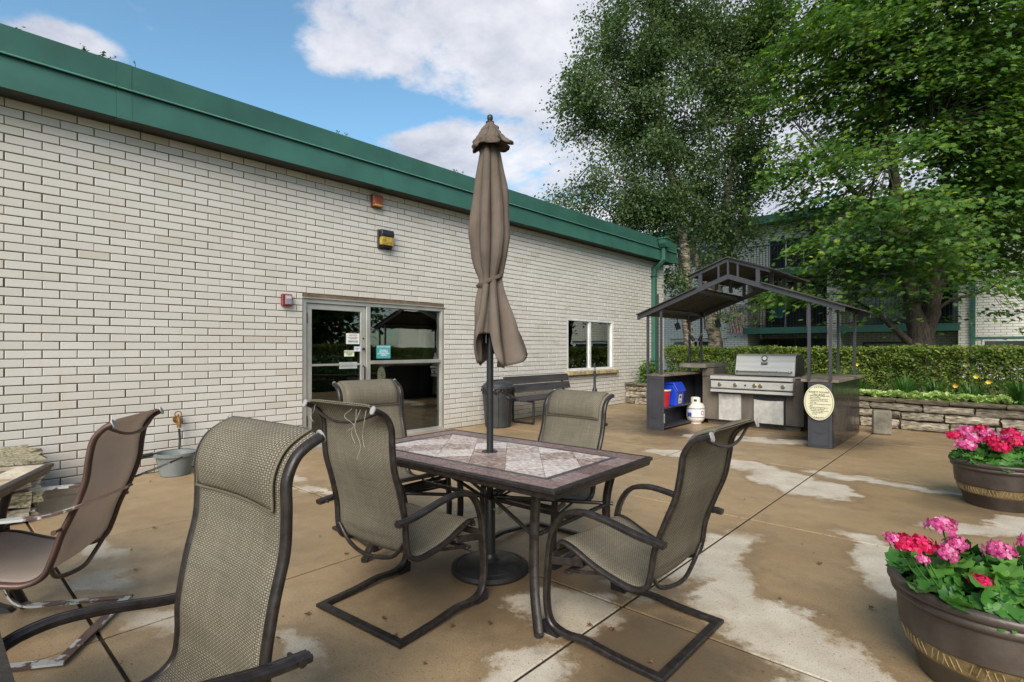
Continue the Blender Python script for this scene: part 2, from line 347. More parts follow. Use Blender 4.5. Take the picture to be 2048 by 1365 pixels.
# ------------------------------------------------------------------ patio: concrete slabs with recessed joints
def concretemat():
    m = bpy.data.materials.new('wet_patio_concrete'); m.use_nodes = True; t = NT(m.node_tree); b = t.n['Principled BSDF']
    pos = t.new('ShaderNodeNewGeometry').outputs['Position']
    wob = t.vmath('ADD', pos, t.vmath('SCALE', t.vmath('SUBTRACT', t.noise(pos, 3.0, 7, .68, out=1), (.5, .5, .5)), scale=.62))
    # patches that have dried: x, y, half length, half width, angle
    dry = [(-1.62,2.22,.30,.24,10), (-1.50,2.74,.22,.16,60), (-1.40,3.42,.20,.60,-8), (-1.12,3.0,.17,.44,22), (-.78,2.72,.22,.34,30), (-.50,2.50,.24,.26,30),
           (-1.58,5.85,.30,.55,35), (-2.15,6.35,.42,.25,0), (-1.18,5.75,.26,.40,20), (-1.05,6.42,.50,.15,-5), (-.45,6.38,.40,.09,0),
           (-.66,4.38,.22,.12,-20), (-.50,4.08,.20,.32,15), (-.06,5.22,.40,.14,20), (.25,5.5,.35,.3,0), (-.42,3.72,.14,.22,20),
           (-4.40,.80,.34,.10,20), (-3.80,.72,.20,.10,10), (-3.02,.80,.26,.13,30), (-1.42,1.66,.16,.26,20), (-2.95,6.45,.48,.22,15), (-3.4,7.95,.20,.26,0), (-2.62,8.16,.62,.22,0),
           (-2.1,8.4,.3,.2,0), (-4.70,2.5,.34,.09,10), (-5.3,2.62,.2,.06,0), (-.9,1.35,.5,.2,40), (.2,4.2,.4,.3,0), (.9,3.4,.6,.9,0), (-5.9,4.6,.25,.5,0), (-2.35,1.15,.2,.08,0)]
    acc = None
    for x, y, a, w, ang in dry:
        ca, sa = math.cos(rad(ang)), math.sin(rad(ang))
        d = t.vmath('SUBTRACT', wob, (x, y, 0))
        p = t.vmath('DOT_PRODUCT', d, (ca/a, sa/a, 0)); q = t.vmath('DOT_PRODUCT', d, (-sa/w, ca/w, 0))
        e = t.math('SUBTRACT', 1., t.math('SQRT', t.math('ADD', t.math('MULTIPLY', p, p), t.math('MULTIPLY', q, q))))
        e = t.math('MULTIPLY', e, min(a, w))
        acc = e if acc is None else t.math('MAXIMUM', acc, e)
    drym = t.rng(acc, -.03, .055, 0, 1, True)
    lg = t.noise(pos, .55, 4, .55); md = t.noise(pos, 4.5, 5, .6); fn = t.noise(pos, 160, 2, .6); fn2 = t.noise(pos, 45, 4, .7)
    wet = t.mix(t.rng(lg, .35, .65), (.285, .192, .102, 1), (.405, .288, .162, 1))
    wet = t.mix(t.rng(md, .38, .75, 0, .35), wet, (.125, .092, .056, 1))
    dr = t.mix(t.rng(md, .3, .7), (.40, .345, .265, 1), (.55, .49, .40, 1))
    k = t.mix(drym, wet, dr)
    k = t.mix(t.rng(fn, .42, .70, 0, .42), k, t.mix(1., k, (.45, .42, .40, 1), 'MULTIPLY'))
    k = t.mix(t.rng(fn, .30, .42, .28, 0), k, (.50, .42, .32, 1))
    dirt = t.noise(t.vmath('ADD', pos, (3, 1, 0)), 1.7, 7, .68)
    k = t.mix(t.rng(dirt, .56, .74, 0, .55), k, (.055, .042, .030, 1))
    # darker patches in the damp concrete close to furniture bases and the grill
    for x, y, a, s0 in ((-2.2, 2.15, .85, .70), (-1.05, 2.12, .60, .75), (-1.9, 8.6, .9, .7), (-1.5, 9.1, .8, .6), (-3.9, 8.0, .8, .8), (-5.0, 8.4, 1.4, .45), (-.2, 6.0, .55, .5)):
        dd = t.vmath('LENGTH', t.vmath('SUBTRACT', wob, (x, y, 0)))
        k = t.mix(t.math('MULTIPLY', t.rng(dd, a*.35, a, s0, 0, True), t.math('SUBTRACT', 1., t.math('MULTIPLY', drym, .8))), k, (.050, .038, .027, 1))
    tide = t.math('MULTIPLY', t.rng(acc, -.10, -.02, 0, 1), t.rng(acc, -.02, .01, 1, 0)); k = t.mix(t.math('MULTIPLY', tide, .35), k, (.13, .088, .05, 1))
    pore = t.noise(pos, 85, 1, .5); k = t.mix(t.rng(pore, .66, .72, 0, .6), k, (.06, .045, .03, 1))
    t.put(b.inputs['Base Color'], k)
    ro = t.math('ADD', t.rng(drym, 0, 1, .42, .85), t.rng(md, .3, .7, -.12, .12)); t.put(b.inputs['Roughness'], ro)
    b.inputs['Specular IOR Level'].default_value = .45
    t.put(b.inputs['Normal'], t.bump(t.math('ADD', fn, t.math('MULTIPLY', fn2, .6)), .30, .004))
    return m
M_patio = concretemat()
patio = thing('patio', 'tan concrete patio of large slabs, mostly wet with pale dry patches', None, kind='structure')
xs = [-6.69, -6.25, -4.66, -3.04, -1.43, .18, 1.78]
ys = [-3.2, -1.3, .57, 2.44, 4.34, 6.6, 9.02, 11.6]
mb = MB(); mb.box(-6.7, 2.2, -3.3, 11.7, -.06, -.014); mb.build('joint_bed', M_soil, patio)
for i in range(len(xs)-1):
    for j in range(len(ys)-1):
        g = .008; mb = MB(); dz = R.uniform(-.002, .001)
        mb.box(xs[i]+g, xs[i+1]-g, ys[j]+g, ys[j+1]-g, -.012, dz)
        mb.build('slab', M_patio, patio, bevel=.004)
lawn_m = mat('lawn', (.04, .09, .018), .9, 0, .4, 3, 6, .8, 60, col2=(.07, .13, .03))
mb = MB(); mb.add([(-300, -300, -.08), (300, -300, -.08), (300, 300, -.08), (-300, 300, -.08)], [(0, 1, 2, 3)])
tag(mb.build('ground', lawn_m, fix=False), 'green lawn ground around the buildings', kind='structure')
# raised garden terrace behind the stone wall (front edge follows the wall)
def wall_y(x): return 10.62 - .135*x - .0
mb = MB()
ter = [(-6.66, wall_y(-6.66)+.2), (1.45, wall_y(1.45)+.2), (2.05, 9.4), (2.1, -4.5), (60, -4.5), (60, 80), (-60, 80), (-60, 13.9), (-6.66, 13.9)]
mb.prism(ter, -.05, .40, 'z'); tag(mb.build('garden_bed', lawn_m), 'raised garden ground behind the low stone wall', kind='structure')
mb = MB(); mb.prism([(-6.6, wall_y(-6.6)+.22), (1.4, wall_y(1.4)+.22), (2.1, 9.3), (2.15, -4), (4.2, -4), (4.2, 10), (2, 13.2), (-6.6, 13.7)], .40, .425, 'z')
tag(mb.build('planting_soil', M_soil), 'dark planting soil behind the low stone wall', kind='structure')

# ------------------------------------------------------------------ main building
bld = thing('clubhouse', 'long low white painted brick building with green metal fascia and glass door', 'building', (-6.7, 6, 0))
def bput(o): o.parent = bld; o.matrix_parent_inverse = Matrix.Translation((6.7, -6, 0)); return o
DX = -6.708
DOOR = (3.37, 5.79, 0., 2.0); WIN = (9.17, 11.02, .84, 1.98)
Y0, Y1, ZT = -4., 13.6, 3.63
mb = MB()
mb.box(-6.95, DX, Y0, DOOR[0], -.05, ZT); mb.box(-6.95, DX, DOOR[1], WIN[0], -.05, ZT); mb.box(-6.95, DX, WIN[1], Y1-.01, -.05, ZT)
mb.box(-6.95, DX, DOOR[0], DOOR[1], DOOR[3], ZT); mb.box(-6.95, DX, WIN[0], WIN[1], WIN[3], ZT); mb.box(-6.95, DX, WIN[0], WIN[1], -.05, WIN[2])
mb.box(-13, -6.95, Y1-.25, Y1-.01, -.05, ZT)
bput(mb.build('wall', M_mortar))
# bricks
BL, BH, GAP = .262, .0822, .0092
def brick_mesh(l, name='brick'):
    h = BH-GAP; e = .0035
    mb = MB(); x0, x1 = -.004, .0085
    mb.add([(x0,0,0),(x0,l,0),(x0,l,h),(x0,0,h),(x1-e,0,0),(x1-e,l,0),(x1-e,l,h),(x1-e,0,h),(x1,e,e),(x1,l-e,e),(x1,l-e,h-e),(x1,e,h-e)],
           [(0,1,5,4),(1,2,6,5),(2,3,7,6),(3,0,4,7),(4,5,9,8),(5,6,10,9),(6,7,11,10),(7,4,8,11),(8,9,10,11)])
    return mb
bricks = []
nrow = int(ZT/BH)
for j in range(nrow+1):
    z = j*BH + .002
    if z+BH-GAP > ZT+.03: continue
    off = 0 if j % 2 else BL/2
    n0_, n1_ = int(-2/BL)-1, int(Y1/BL)+2
    for i in range(n0_, n1_):
        a = i*BL + off + .02 + R.uniform(-.003, .003); b_ = a + BL - GAP
        a, b_ = max(a, -2.), min(b_, Y1)
        segs = [(a, b_)]
        for (o0, o1, oz0, oz1) in (DOOR, WIN):
            if z+BH-GAP > oz0+.01 and z < oz1-.012:
                ns = []
                for s0, s1 in segs:
                    if s1 <= o0 or s0 >= o1: ns.append((s0, s1)); continue
                    if s0 < o0: ns.append((s0, o0-.002))
                    if s1 > o1: ns.append((o1+.002, s1))
                segs = ns
        for s0, s1 in segs:
            if s1-s0 > .02: bricks.append((s0, s1-s0, z))
def bsize(b):
    x, y, d = proj((-6.7, b[0]+b[1]/2, b[2]+.04))
    ins = -20 < x < 2060 and -10 < y < 1370
    return (0 if ins else 1, d)
bricks.sort(key=bsize)
shared = {}
for y, l, z in bricks[:300]:
    k = round(l, 2)
    if k not in shared: shared[k] = brick_mesh(l).mesh('brick', fix=True); shared[k].materials.append(M_brick)
    o = link('brick', shared[k]); o.location = (DX+R.uniform(-.0015, .002), y, z+R.uniform(-.0012, .0012)); o.rotation_euler = (R.uniform(-.003, .003), 0, 0); bput(o)
mb = MB()
for y, l, z in bricks[300:]:
    bm_ = brick_mesh(l); dx = R.uniform(-.0015, .002); dz = R.uniform(-.0012, .0012)
    mb.add([(DX+v[0]+dx, y+v[1], z+v[2]+dz) for v in bm_.v], bm_.f)
o = mb.build('brickwork', M_brick, fix=True); tag(o, kind='stuff'); bput(o)
# interior
mb = MB(); 
for (a, b_, z1) in ((2.2, 7.2, 2.7), (8.2, 12.6, 2.7)):
    mb.box(-12, -11.9, a, b_, 0, z1); mb.box(-12, -6.96, a-.1, a, 0, z1); mb.box(-12, -6.96, b_, b_+.1, 0, z1); mb.box(-12, -6.96, a, b_, z1, z1+.1)
bput(mb.build('interior', M_dark))
mb = MB(); mb.box(-12, -6.72, 2.2, 7.2, -.04, .0); mb.box(-12, -6.96, 8.2, 12.6, -.04, .0)
bput(mb.build('interior_floor', mat('room_floor', (.09, .075, .06), .35)))
mb = MB(); mb.box(-13, -6.9, Y0, Y1, ZT+.2, ZT+.3); bput(mb.build('roof_deck', M_soffit))
# soffit + fascia
FX = -6.45
mb = MB(); mb.box(-13, FX-.012, Y0, 13.87, ZT-.005, ZT+.03); bput(mb.build('soffit', M_soffit))
M_drip = mat('drip_edge_highlight', (.10, .25, .21), .3)  # paler than the fascia: the lip's edge highlight put into the colour
seams = [-4.0, -1.75, 1.33, 4.43, 7.5, 10.6, 13.88]
for a, b_ in zip(seams[:-1], seams[1:]):
    mb = MB(); mb.prism([(FX+.012, ZT-.02), (FX-.018, 3.90), (FX-.03, 3.915), (FX-.05, 3.915), (FX-.05, ZT-.0), (FX-.01, ZT-.0)], a, b_-.004, 'y')
    bput(mb.build('fascia_panel', M_green))
    mb = MB(); mb.prism([(FX+.006, 3.905), (FX+.010, 3.918), (FX-.022, 3.93), (FX-.008, 4.17), (FX-.10, 4.19), (FX-.35, 4.15), (FX-.35, 3.925), (FX-.03, 3.925), (FX-.03, 3.912)], a, b_-.003, 'y')
    bput(mb.build('coping_panel', M_green))
    mb = MB(); mb.tube([(FX+.010, a+.002, 3.912), (FX+.010, b_-.005, 3.912)], .009, 8); bput(mb.build('drip_edge', M_drip, smooth=60))  # thin tube along the lip, added to carry its highlight line
for s in seams[1:-1]:
    mb = MB(); mb.prism([(FX+.015, ZT-.022), (FX-.0148, 3.898), (FX-.04, 3.898), (FX-.04, ZT-.022)], s-.002, s+.125, 'y')
    mb.prism([(FX-.0185, 3.935), (FX-.0045, 4.172), (FX-.10, 4.194), (FX-.30, 4.155), (FX-.30, 3.95)], s-.002, s+.125, 'y')
    bput(mb.build('seam_cover', M_green))
mb = MB(); mb.box(-13, FX-.01, 13.86, 13.88, ZT, 4.16); bput(mb.build('end_fascia', M_green))
# downspout with conductor head
mb = MB(); hy = 12.95
mb.prism([(hy-.20, 4.13), (hy+.20, 4.13), (hy+.17, 4.02), (hy+.09, 3.93), (hy-.09, 3.93), (hy-.17, 4.02)], FX+.015, FX+.20, 'x')
mb.box(FX+.005, FX+.22, hy-.22, hy+.22, 4.13, 4.16)
mb.bar((FX+.08, hy, 3.95), (FX+.08, hy, 3.60), .11, .09, up=(1, 0, 0))
mb.bar((FX+.08, hy, 3.63), (-6.63, hy-.03, 3.40), .11, .09, up=(1, 0, 1), ext=.02)
mb.bar((-6.63, hy-.03, 3.43), (-6.63, hy-.03, .45), .12, .10, up=(1, 0, 0))
for z in (1.0, 2.2, 3.2): mb.box(-6.69, -6.571, hy-.13, hy+.07, z, z+.03)
bput(mb.build('downspout', M_green, bevel=.006))
mb = MB(); mb.tube([(-6.60, hy+.09, .4), (-6.60, hy+.09, 2.75)], .035, 8); bput(mb.build('dark_pole', M_black, smooth=40))  # dark upright tube beside the downspout
# entrance
def fr(mb, y0, y1, z0, z1, w, x0=-6.80, x1=-6.725):
    mb.box(x0, x1, y0, y1, z1-w, z1); mb.box(x0, x1, y0, y1, z0, z0+w)
    mb.box(x0, x1, y0, y0+w, z0+w, z1-w); mb.box(x0, x1, y1-w, y1, z0+w, z1-w); return mb
mb = MB(); fr(mb, 3.375, 5.785, 0.005, 1.985, .055, -6.83, -6.712); mb.box(-6.83, -6.713, 4.335, 4.40, .06, 1.93)
mb.box(-6.82, -6.715, 4.40, 5.73, 1.10, 1.15); mb.box(-6.83, -6.68, 3.39, 5.78, -.005, .03); mb.box(-6.72, -6.69, 3.36, 5.80, 1.985, 2.0)
bput(mb.build('door_frame', M_alu, bevel=.003))
door = bput(fr(MB(), 3.44, 4.33, .04, 1.925, .075, -6.79, -6.735).box(-6.785, -6.74, 3.515, 4.255, 1.09, 1.118).build('door', M_alu, bevel=.003))
def dput(o): o.parent = door; return o
def world_child(o, p):      # o is built in the clubhouse's shifted space as p is
    o.parent = p; return o
gl = MB().box(-6.768, -6.760, 3.512, 4.258, .112, 1.853).build('door_glass', M_glass); world_child(gl, door)
h_ = MB(); h_.box(-6.77, -6.722, 3.425, 3.448, 1.66, 1.80); h_.box(-6.77, -6.722, 3.425, 3.448, .3, .44); world_child(h_.build('hinge', M_alu_dk), door)
h_ = MB(); h_.tube([(-6.735, 4.292, 1.32), (-6.715, 4.292, 1.32)], .019, 12); h_.tube([(-6.735, 4.292, 1.47), (-6.72, 4.292, 1.47)], .011, 10); world_child(h_.build('lock', M_alu_dk, smooth=40), door)
h_ = MB(); h_.tube([(-6.735, 4.29, .72), (-6.69, 4.29, .74), (-6.69, 4.29, 1.06), (-6.735, 4.29, 1.08)], .011, 8); world_child(h_.build('handle', M_alu_dk, smooth=40), door)
h_ = MB(); h_.box(-6.757, -6.744, 3.93, 4.20, 1.045, 1.135); h_.box(-6.745, -6.735, 3.93, 4.20, 1.085, 1.10); world_child(h_.build('push_plate', mat('plate_grey', (.42, .46, .45), .4)), door)
for z0, z1 in ((.062, 1.098), (1.152, 1.928)):
    bput(MB().box(-6.775, -6.767, 4.402, 5.728, z0, z1).build('side_glass', M_glass))
# window with stone sill
mb = MB(); fr(mb, WIN[0]+.005, WIN[1]-.005, WIN[2], WIN[3]-.003, .055, -6.80, -6.705); mb.box(-6.795, -6.72, 10.03, 10.11, WIN[2]+.05, WIN[3]-.05)
win = bput(mb.build('window', M_white, bevel=.003))
world_child(MB().box(-6.765, -6.757, 9.23, 10.03, .89, 1.925).build('pane', M_glass), win)
world_child(MB().box(-6.775, -6.767, 10.11, 10.96, .89, 1.925).build('pane', M_glass), win)
mb = MB(); mb.box(-6.80, -6.60, 9.10, 11.12, .755, .838); 
bput(mb.build('window_sill', mat('sandstone_sill', (.38, .29, .16), .85, 0, .35, 12, 5, .6, 40), bevel=.012))
mb = MB(); mb.box(-6.99, -6.93, 10.55, 10.95, .84, 1.96); mb.box(-6.99, -6.93, 9.95, 10.02, .84, 1.96); bput(mb.build('blind', mat('pale_blind', (.45, .5, .5), .7)))
mb = MB()
for k in range(3): mb.tube([(-7.0+.02*(k % 2), 5.56+.06*k, .1), (-7.0+.02*(k % 2), 5.56+.06*k, 1.95)], .034, 8)
bput(mb.build('curtain', mat('teal_curtain', (.20, .30, .29), .8), smooth=50))
# gym machine seen dimly behind the glass
mt = mat('machine_grey', (.25, .25, .24), .4)
ex = thing('exercise_bike', 'exercise bike with round flywheel dimly seen behind the side glass', 'exercise bike', (-8.4, 5.6, 0))
def xb(mb, n): return mb.build(n, mt, ex, smooth=40)
mb = MB(); mb.tube([(.03*math.cos(0), .28*math.cos(a), .42+.28*math.sin(a)) for a in np.linspace(0, 6.28, 25)], .02, 6, cap=False); xb(mb, 'flywheel')
mb = MB(); mb.tube([(0, -.1, .4), (0, .25, 1.15)], .025, 8); mb.tube([(0, .05, .4), (0, -.45, .95)], .025, 8); mb.tube([(-.25, .35, .05), (.25, .35, .05)], .03, 8); mb.tube([(-.25, -.5, .05), (.25, -.5, .05)], .03, 8); mb.tube([(0, -.5, .05), (0, .35, .08)], .02, 8); mb.tube([(0, .0, .08), (0, .05, .4)], .025, 8); xb(mb, 'frame')
mb = MB(); mb.tube([(-.25, .32, 1.15), (0, .22, 1.15), (.25, .32, 1.15)], .015, 8); xb(mb, 'handlebar')
mb = MB(); mb.lathe([(.02, 0), (.12, .01), (.12, .05), (.04, .07)], 12, (0, -.45, .95)); xb(mb, 'saddle')
mb = MB(); mb.lathe([(.05, 0), (.05, .02), (.002, .025)], 12); 
M_lamp = flatmat('warm_lamp', (1, .62, .18), .5, 14)
for x, y, lab in ((-8.6, 6.35, 'small warm ceiling light seen through the large side glass'), (-9.6, 5.2, 'dimmer warm ceiling light seen through the door glass')):
    l_ = thing('ceiling_light', lab, 'ceiling light', (x, y, 2.28)); 
    MB().lathe([(.02, -.02), (.055, 0), (.06, .04), (.02, .06)], 12).build('bulb', M_lamp, l_, smooth=60)
    MB().lathe([(.10, .06), (.13, .10), (.03, .12), (.02, .42)], 14).build('fixture', M_black, l_, smooth=60)

# notices on the glass
def paper(label, y0, y1, z0, z1, col, lines, cat='notice', x=-6.748):
    t_ = thing('notice', label, cat, (x, (y0+y1)/2, (z0+z1)/2))
    MB().box(-.002, .0, -(y1-y0)/2, (y1-y0)/2, -(z1-z0)/2, (z1-z0)/2).build('sheet', flatmat('paper', col, .6), t_)
    for s, sz, zz_, c in lines:
        text_mesh(s, sz, flatmat('ink', c, .7), 'lettering', t_, frame_M((.002, 0, zz_), (0, 1, 0), (0, 0, 1)), bold=.0006)
    return t_
dk = (.05, .06, .07)
paper('white sheet with a red heading taped to the door glass, largest on the door', 4.03, 4.24, 1.39, 1.54, (.62, .66, .64),
      [('NOTICE', .034, .048, (.55, .12, .1)), ('POOL AND EXERCISE\nROOM HOURS', .016, .008, (.35, .15, .15)), ('PLEASE KEEP THIS DOOR\nCLOSED AT ALL TIMES', .015, -.04, dk)])
paper('small white sticker beside the lock on the door glass', 4.155, 4.253, 1.285, 1.355, (.6, .6, .66), [('SECURITY', .017, .008, (.2, .2, .45)), ('24 HR', .014, -.014, (.2, .2, .45))])
paper('pale yellow sticker low on the door glass', 4.00, 4.155, 1.215, 1.30, (.62, .66, .48), [('RESIDENTS ONLY\nNO GLASS\nPLEASE', .02, 0, dk)])
paper('teal sign with white lettering on the large side glass', 4.53, 4.775, 1.18, 1.375, (.06, .30, .34),
      [('FOR YOUR PROTECTION', .020, .072, (.8, .85, .85)), ('THIS AREA IS\nMONITORED\nBY SURVEILLANCE\nCAMERAS', .025, -.015, (.8, .85, .85))], 'sign', x=-6.757)
# wall devices
hs = thing('horn_strobe', 'weathered orange fire alarm horn high on the brick under the soffit', 'fire alarm', (-6.692, 4.47, 3.38))
MB().box(0, .045, -.085, .085, -.01, .165).build('back_box', mat('dark_red_box', (.10, .03, .02), .6), hs, bevel=.006)
MB().box(.0455, .075, -.08, .08, .035, .160).box(.0456, .06, -.08, .08, -.005, .034).build('horn_face', mat('faded_red', (.42, .12, .06), .6, 0, .3, 20), hs, bevel=.006)
rg = MB(); 
for (yy, zz_) in ((-.03, .07), (.03, .07), (-.03, .125), (.03, .125)): rg.tube([(.077, yy+.018*math.cos(a), zz_+.018*math.sin(a)) for a in np.linspace(0, 6.28, 13)], .0035, 4, cap=False)
rg.build('grille_ring', flatmat('dark_red_ring', (.16, .03, .02)), hs)
MB().box(.061, .085, -.06, .06, -.0, .03).build('strobe_lens', mat('amber_lens', (.55, .30, .05), .3), hs, bevel=.005)
wl = thing('wall_light', 'boxy black wall lamp with a yellowed lens above the glass door', 'wall light', (-6.692, 4.615, 2.79))
MB().box(0, .03, -.12, .12, 0, .27).build('back_plate', M_black, wl, bevel=.005)
MB().prism([(.0301, .165), (.11, .165), (.115, .20), (.10, .265), (.0301, .27)], -.105, .105, 'y').build('hood', M_black, wl, bevel=.004)
MB().prism([(.0302, .045), (.095, .045), (.108, .164), (.0302, .164)], -.10, .10, 'y').build('lens', mat('yellowed_lens', (.42, .29, .05), .35, 0, .35, 22), wl, bevel=.006)
fin = MB(); [fin.box(.031, .085, -.075+.03*k, -.063+.03*k, .012, .044) for k in range(6)]; fin.build('cooling_fins', M_black, wl)
ps = thing('alarm_box', 'small red alarm box with grey face left of the door frame', 'alarm box', (-6.692, 3.14, 1.865))
MB().box(0, .055, -.065, .065, 0, .15).build('housing', mat('alarm_red', (.17, .022, .028), .4), ps, bevel=.008)
MB().box(.0555, .062, -.03, .055, .02, .135).build('face_plate', mat('face_grey', (.25, .25, .29), .5), ps, bevel=.003)
MB().box(.0625, .066, -.02, .045, .09, .125).build('label_plate', flatmat('label_white', (.55, .4, .42)), ps)

# faucet + bucket
fa = thing('outdoor_faucet', 'brass hose faucet on a stained brick above the grey bucket', 'faucet', (-6.69, 1.92, .55))
br = mat('old_brass', (.27, .14, .05), .45, .6, .3, 30)
MB().lathe([(.045, 0), (.04, .012), (.018, .015)], 14).mesh('x')
fl = MB(); fl.tube([(0, 0, 0), (.012, 0, 0)], .04, 12); fl.tube([(.012, 0, 0), (.07, 0, 0)], .014, 8); fl.build('pipe_flange', br, fa, smooth=40)
fl = MB(); fl.tube([(.07, 0, .03), (.075, 0, 0), (.085, 0, -.06)], .019, 8); fl.tube([(.085, 0, -.055), (.086, 0, -.085)], .023, 10); fl.build('spout', br, fa, smooth=40)
fl = MB(); fl.tube([(.06, 0, .02), (.055, 0, .06)], .008, 6); fl.tube([(.055+.03*math.cos(a)*.3, .03*math.cos(a), .06+.03*math.sin(a)) for a in np.linspace(0, 6.28, 13)], .006, 5, cap=False); fl.build('handwheel', br, fa, smooth=40)
ho = MB(); ho.tube(spline([(-6.605, 1.92, .455), (-6.60, 1.925, .33), (-6.57, 1.91, .17), (-6.5, 1.92, .10), (-6.42, 1.98, .07)]), .012, 8)
ho.tube(spline([(-6.5, 1.84, .08), (-6.47, 1.70, .17), (-6.44, 1.66, .235), (-6.43, 1.60, .24)]), .012, 8)
ho.tube([(-6.43, 1.63, .24), (-6.425, 1.52, .235)], .021, 10); ho.tube([(-6.425, 1.535, .235), (-6.42, 1.48, .235)], .032, 10)
tag(ho.build('garden_hose', mat('dark_hose', (.012, .02, .022), .5), smooth=50), 'short dark hose from the faucet with a nozzle over the bucket rim', 'hose')
bk = thing('bucket', 'round grey plastic bucket on the patio below the faucet', 'bucket', (-6.42, 1.83, 0))
M_bk = mat('grey_plastic', (.17, .19, .19), .5, 0, .15, 5)
MB().lathe([(.12, .0), (.135, .005), (.185, .235), (.176, .235), (.128, .02), (.0, .02)], 32, cap=False).lathe([(.135, 0), (.0, .0)], 32, cap=False).build('tub', M_bk, bk, smooth=40)
MB().lathe([(.183, .205), (.20, .208), (.203, .238), (.176, .240)], 32, cap=False).build('rim', M_bk, bk, smooth=40)
# roof weeds growing over the coping
M_weed = leafmat('weed_leaf', [(0, (.05, .10, .03)), (1, (.10, .16, .05))])
def weed(y, h, n, spread, lab):
    t_ = thing('roof_weed', lab, 'weed', (FX-.15, y, 4.17), group='weeds on the roof edge')
    st = MB(); P = []
    for k in range(n):
        a = R.uniform(-1, 1)*spread; hh = h*R.uniform(.6, 1); st.tube([(0, a*.2, -.02), (.02, a*.6, hh*.5), (.0, a, hh)], .0035, 4)
        for q in range(7): f_ = R.uniform(.35, 1); P.append((R.uniform(-.03, .03), a*f_+R.uniform(-.03, .03), hh*f_+R.uniform(-.02, .03)))
    st.build('stem', M_weed, t_); V, k_, f_ = leaf_verts(np.array(P), .035, 'oval'); npmesh('leaf', V, k_, f_, M_weed, t_)['kind'] = 'stuff'
weed(1.15, .14, 5, .22, 'feathery weed over the roof edge left of the first fascia seam')
weed(1.52, .13, 1, .02, 'single leafy sprig on the roof edge by the first fascia seam')
weed(.62, .07, 2, .05, 'tiny weed nearest the left end of the roof edge in view')
weed(2.9, .07, 2, .03, 'tiny weed on the roof edge above the alarm box')
weed(3.9, .10, 3, .14, 'thin grassy weed on the roof edge above the glass door')
weed(6.0, .12, 3, .14, 'thin weed on the roof edge left of the closed umbrella')
# ------------------------------------------------------------------ sling chairs
def weavemat(name, ca, cb, cd, sx=.0085, sy=.0058, gap=.16, trn=.28):
    m = bpy.data.materials.new(name); m.use_nodes = True; t = NT(m.node_tree); b = t.n['Principled BSDF']
    uv = t.coord('UV'); sp = t.new('ShaderNodeSeparateXYZ'); t.put(sp.inputs[0], uv)
    u = t.math('DIVIDE', sp.outputs[0], sx); v = t.math('DIVIDE', sp.outputs[1], sy)
    fu = t.math('ABSOLUTE', t.math('SUBTRACT', t.math('FRACT', u), .5)); fv = t.math('ABSOLUTE', t.math('SUBTRACT', t.math('FRACT', v), .5))
    edge = t.math('MAXIMUM', fu, fv); hole = t.rng(edge, .5-gap, .5-gap*.35)
    par = t.math('MODULO', t.math('ADD', t.math('FLOOR', u), t.math('FLOOR', v)), 2.)
    par = t.math('ABSOLUTE', par)
    thr = t.noise(t.vmath('MULTIPLY', uv, (180, 5, 1)), 1, 2); thr2 = t.noise(t.vmath('MULTIPLY', uv, (5, 220, 1)), 1, 2)
    k = t.mix(t.rng(t.math('ADD', thr, thr2), .75, 1.25), c4(ca), c4(cb))
    k = t.mix(t.math('MULTIPLY', par, .45), k, c4(cd)); k = t.mix(hole, k, c4(tuple(x*.45 for x in cd)))
    k = t.mix(t.rng(t.noise(t.coord('Object'), 5, 5), .45, .75, 0, .35), k, c4(tuple(x*.8 for x in cd)))
    t.put(b.inputs['Base Color'], k); b.inputs['Roughness'].default_value = .7; b.inputs['Specular IOR Level'].default_value = .3
    h = t.math('SUBTRACT', 1., t.math('MULTIPLY', edge, 1.6)); t.put(b.inputs['Normal'], t.bump(h, .7, .0012))
    tr = t.new('ShaderNodeBsdfTransparent'); mx = t.new('ShaderNodeMixShader'); t.put(mx.inputs[0], t.math('MULTIPLY', hole, .22))
    tl_ = t.new('ShaderNodeBsdfTranslucent'); t.put(tl_.inputs[0], k); m2 = t.new('ShaderNodeMixShader'); m2.inputs[0].default_value = trn; t.l.new(b.outputs[0], m2.inputs[1]); t.l.new(tl_.outputs[0], m2.inputs[2])
    t.l.new(m2.outputs[0], mx.inputs[1]); t.l.new(tr.outputs[0], mx.inputs[2]); t.l.new(mx.outputs[0], t.n['Material Output'].inputs[0])
    return m
M_sling = weavemat('olive_tan_weave', (.43, .385, .29), (.30, .26, .19), (.085, .074, .058))
M_sling2 = weavemat('taupe_weave', (.66, .57, .50), (.60, .51, .44), (.48, .39, .34), .004, .004, .06, trn=.5)
M_brownfr = mat('worn_brown_frame', (.095, .055, .045), .42, .3, .18, 8, 5)
def worn(name):
    m = M_brownfr.copy(); m.name = name; t = NT(m.node_tree); b = t.n['Principled BSDF']
    src = b.inputs['Base Color'].links[0].from_socket
    n = t.noise(t.vmath('MULTIPLY', t.coord('Object'), (1, 1, 1)), 7, 5, .6)
    t.put(b.inputs['Base Color'], t.mix(t.rng(n, .50, .53), src, (.46, .46, .46, 1))); return m
M_worn = worn('peeling_brown_paint')
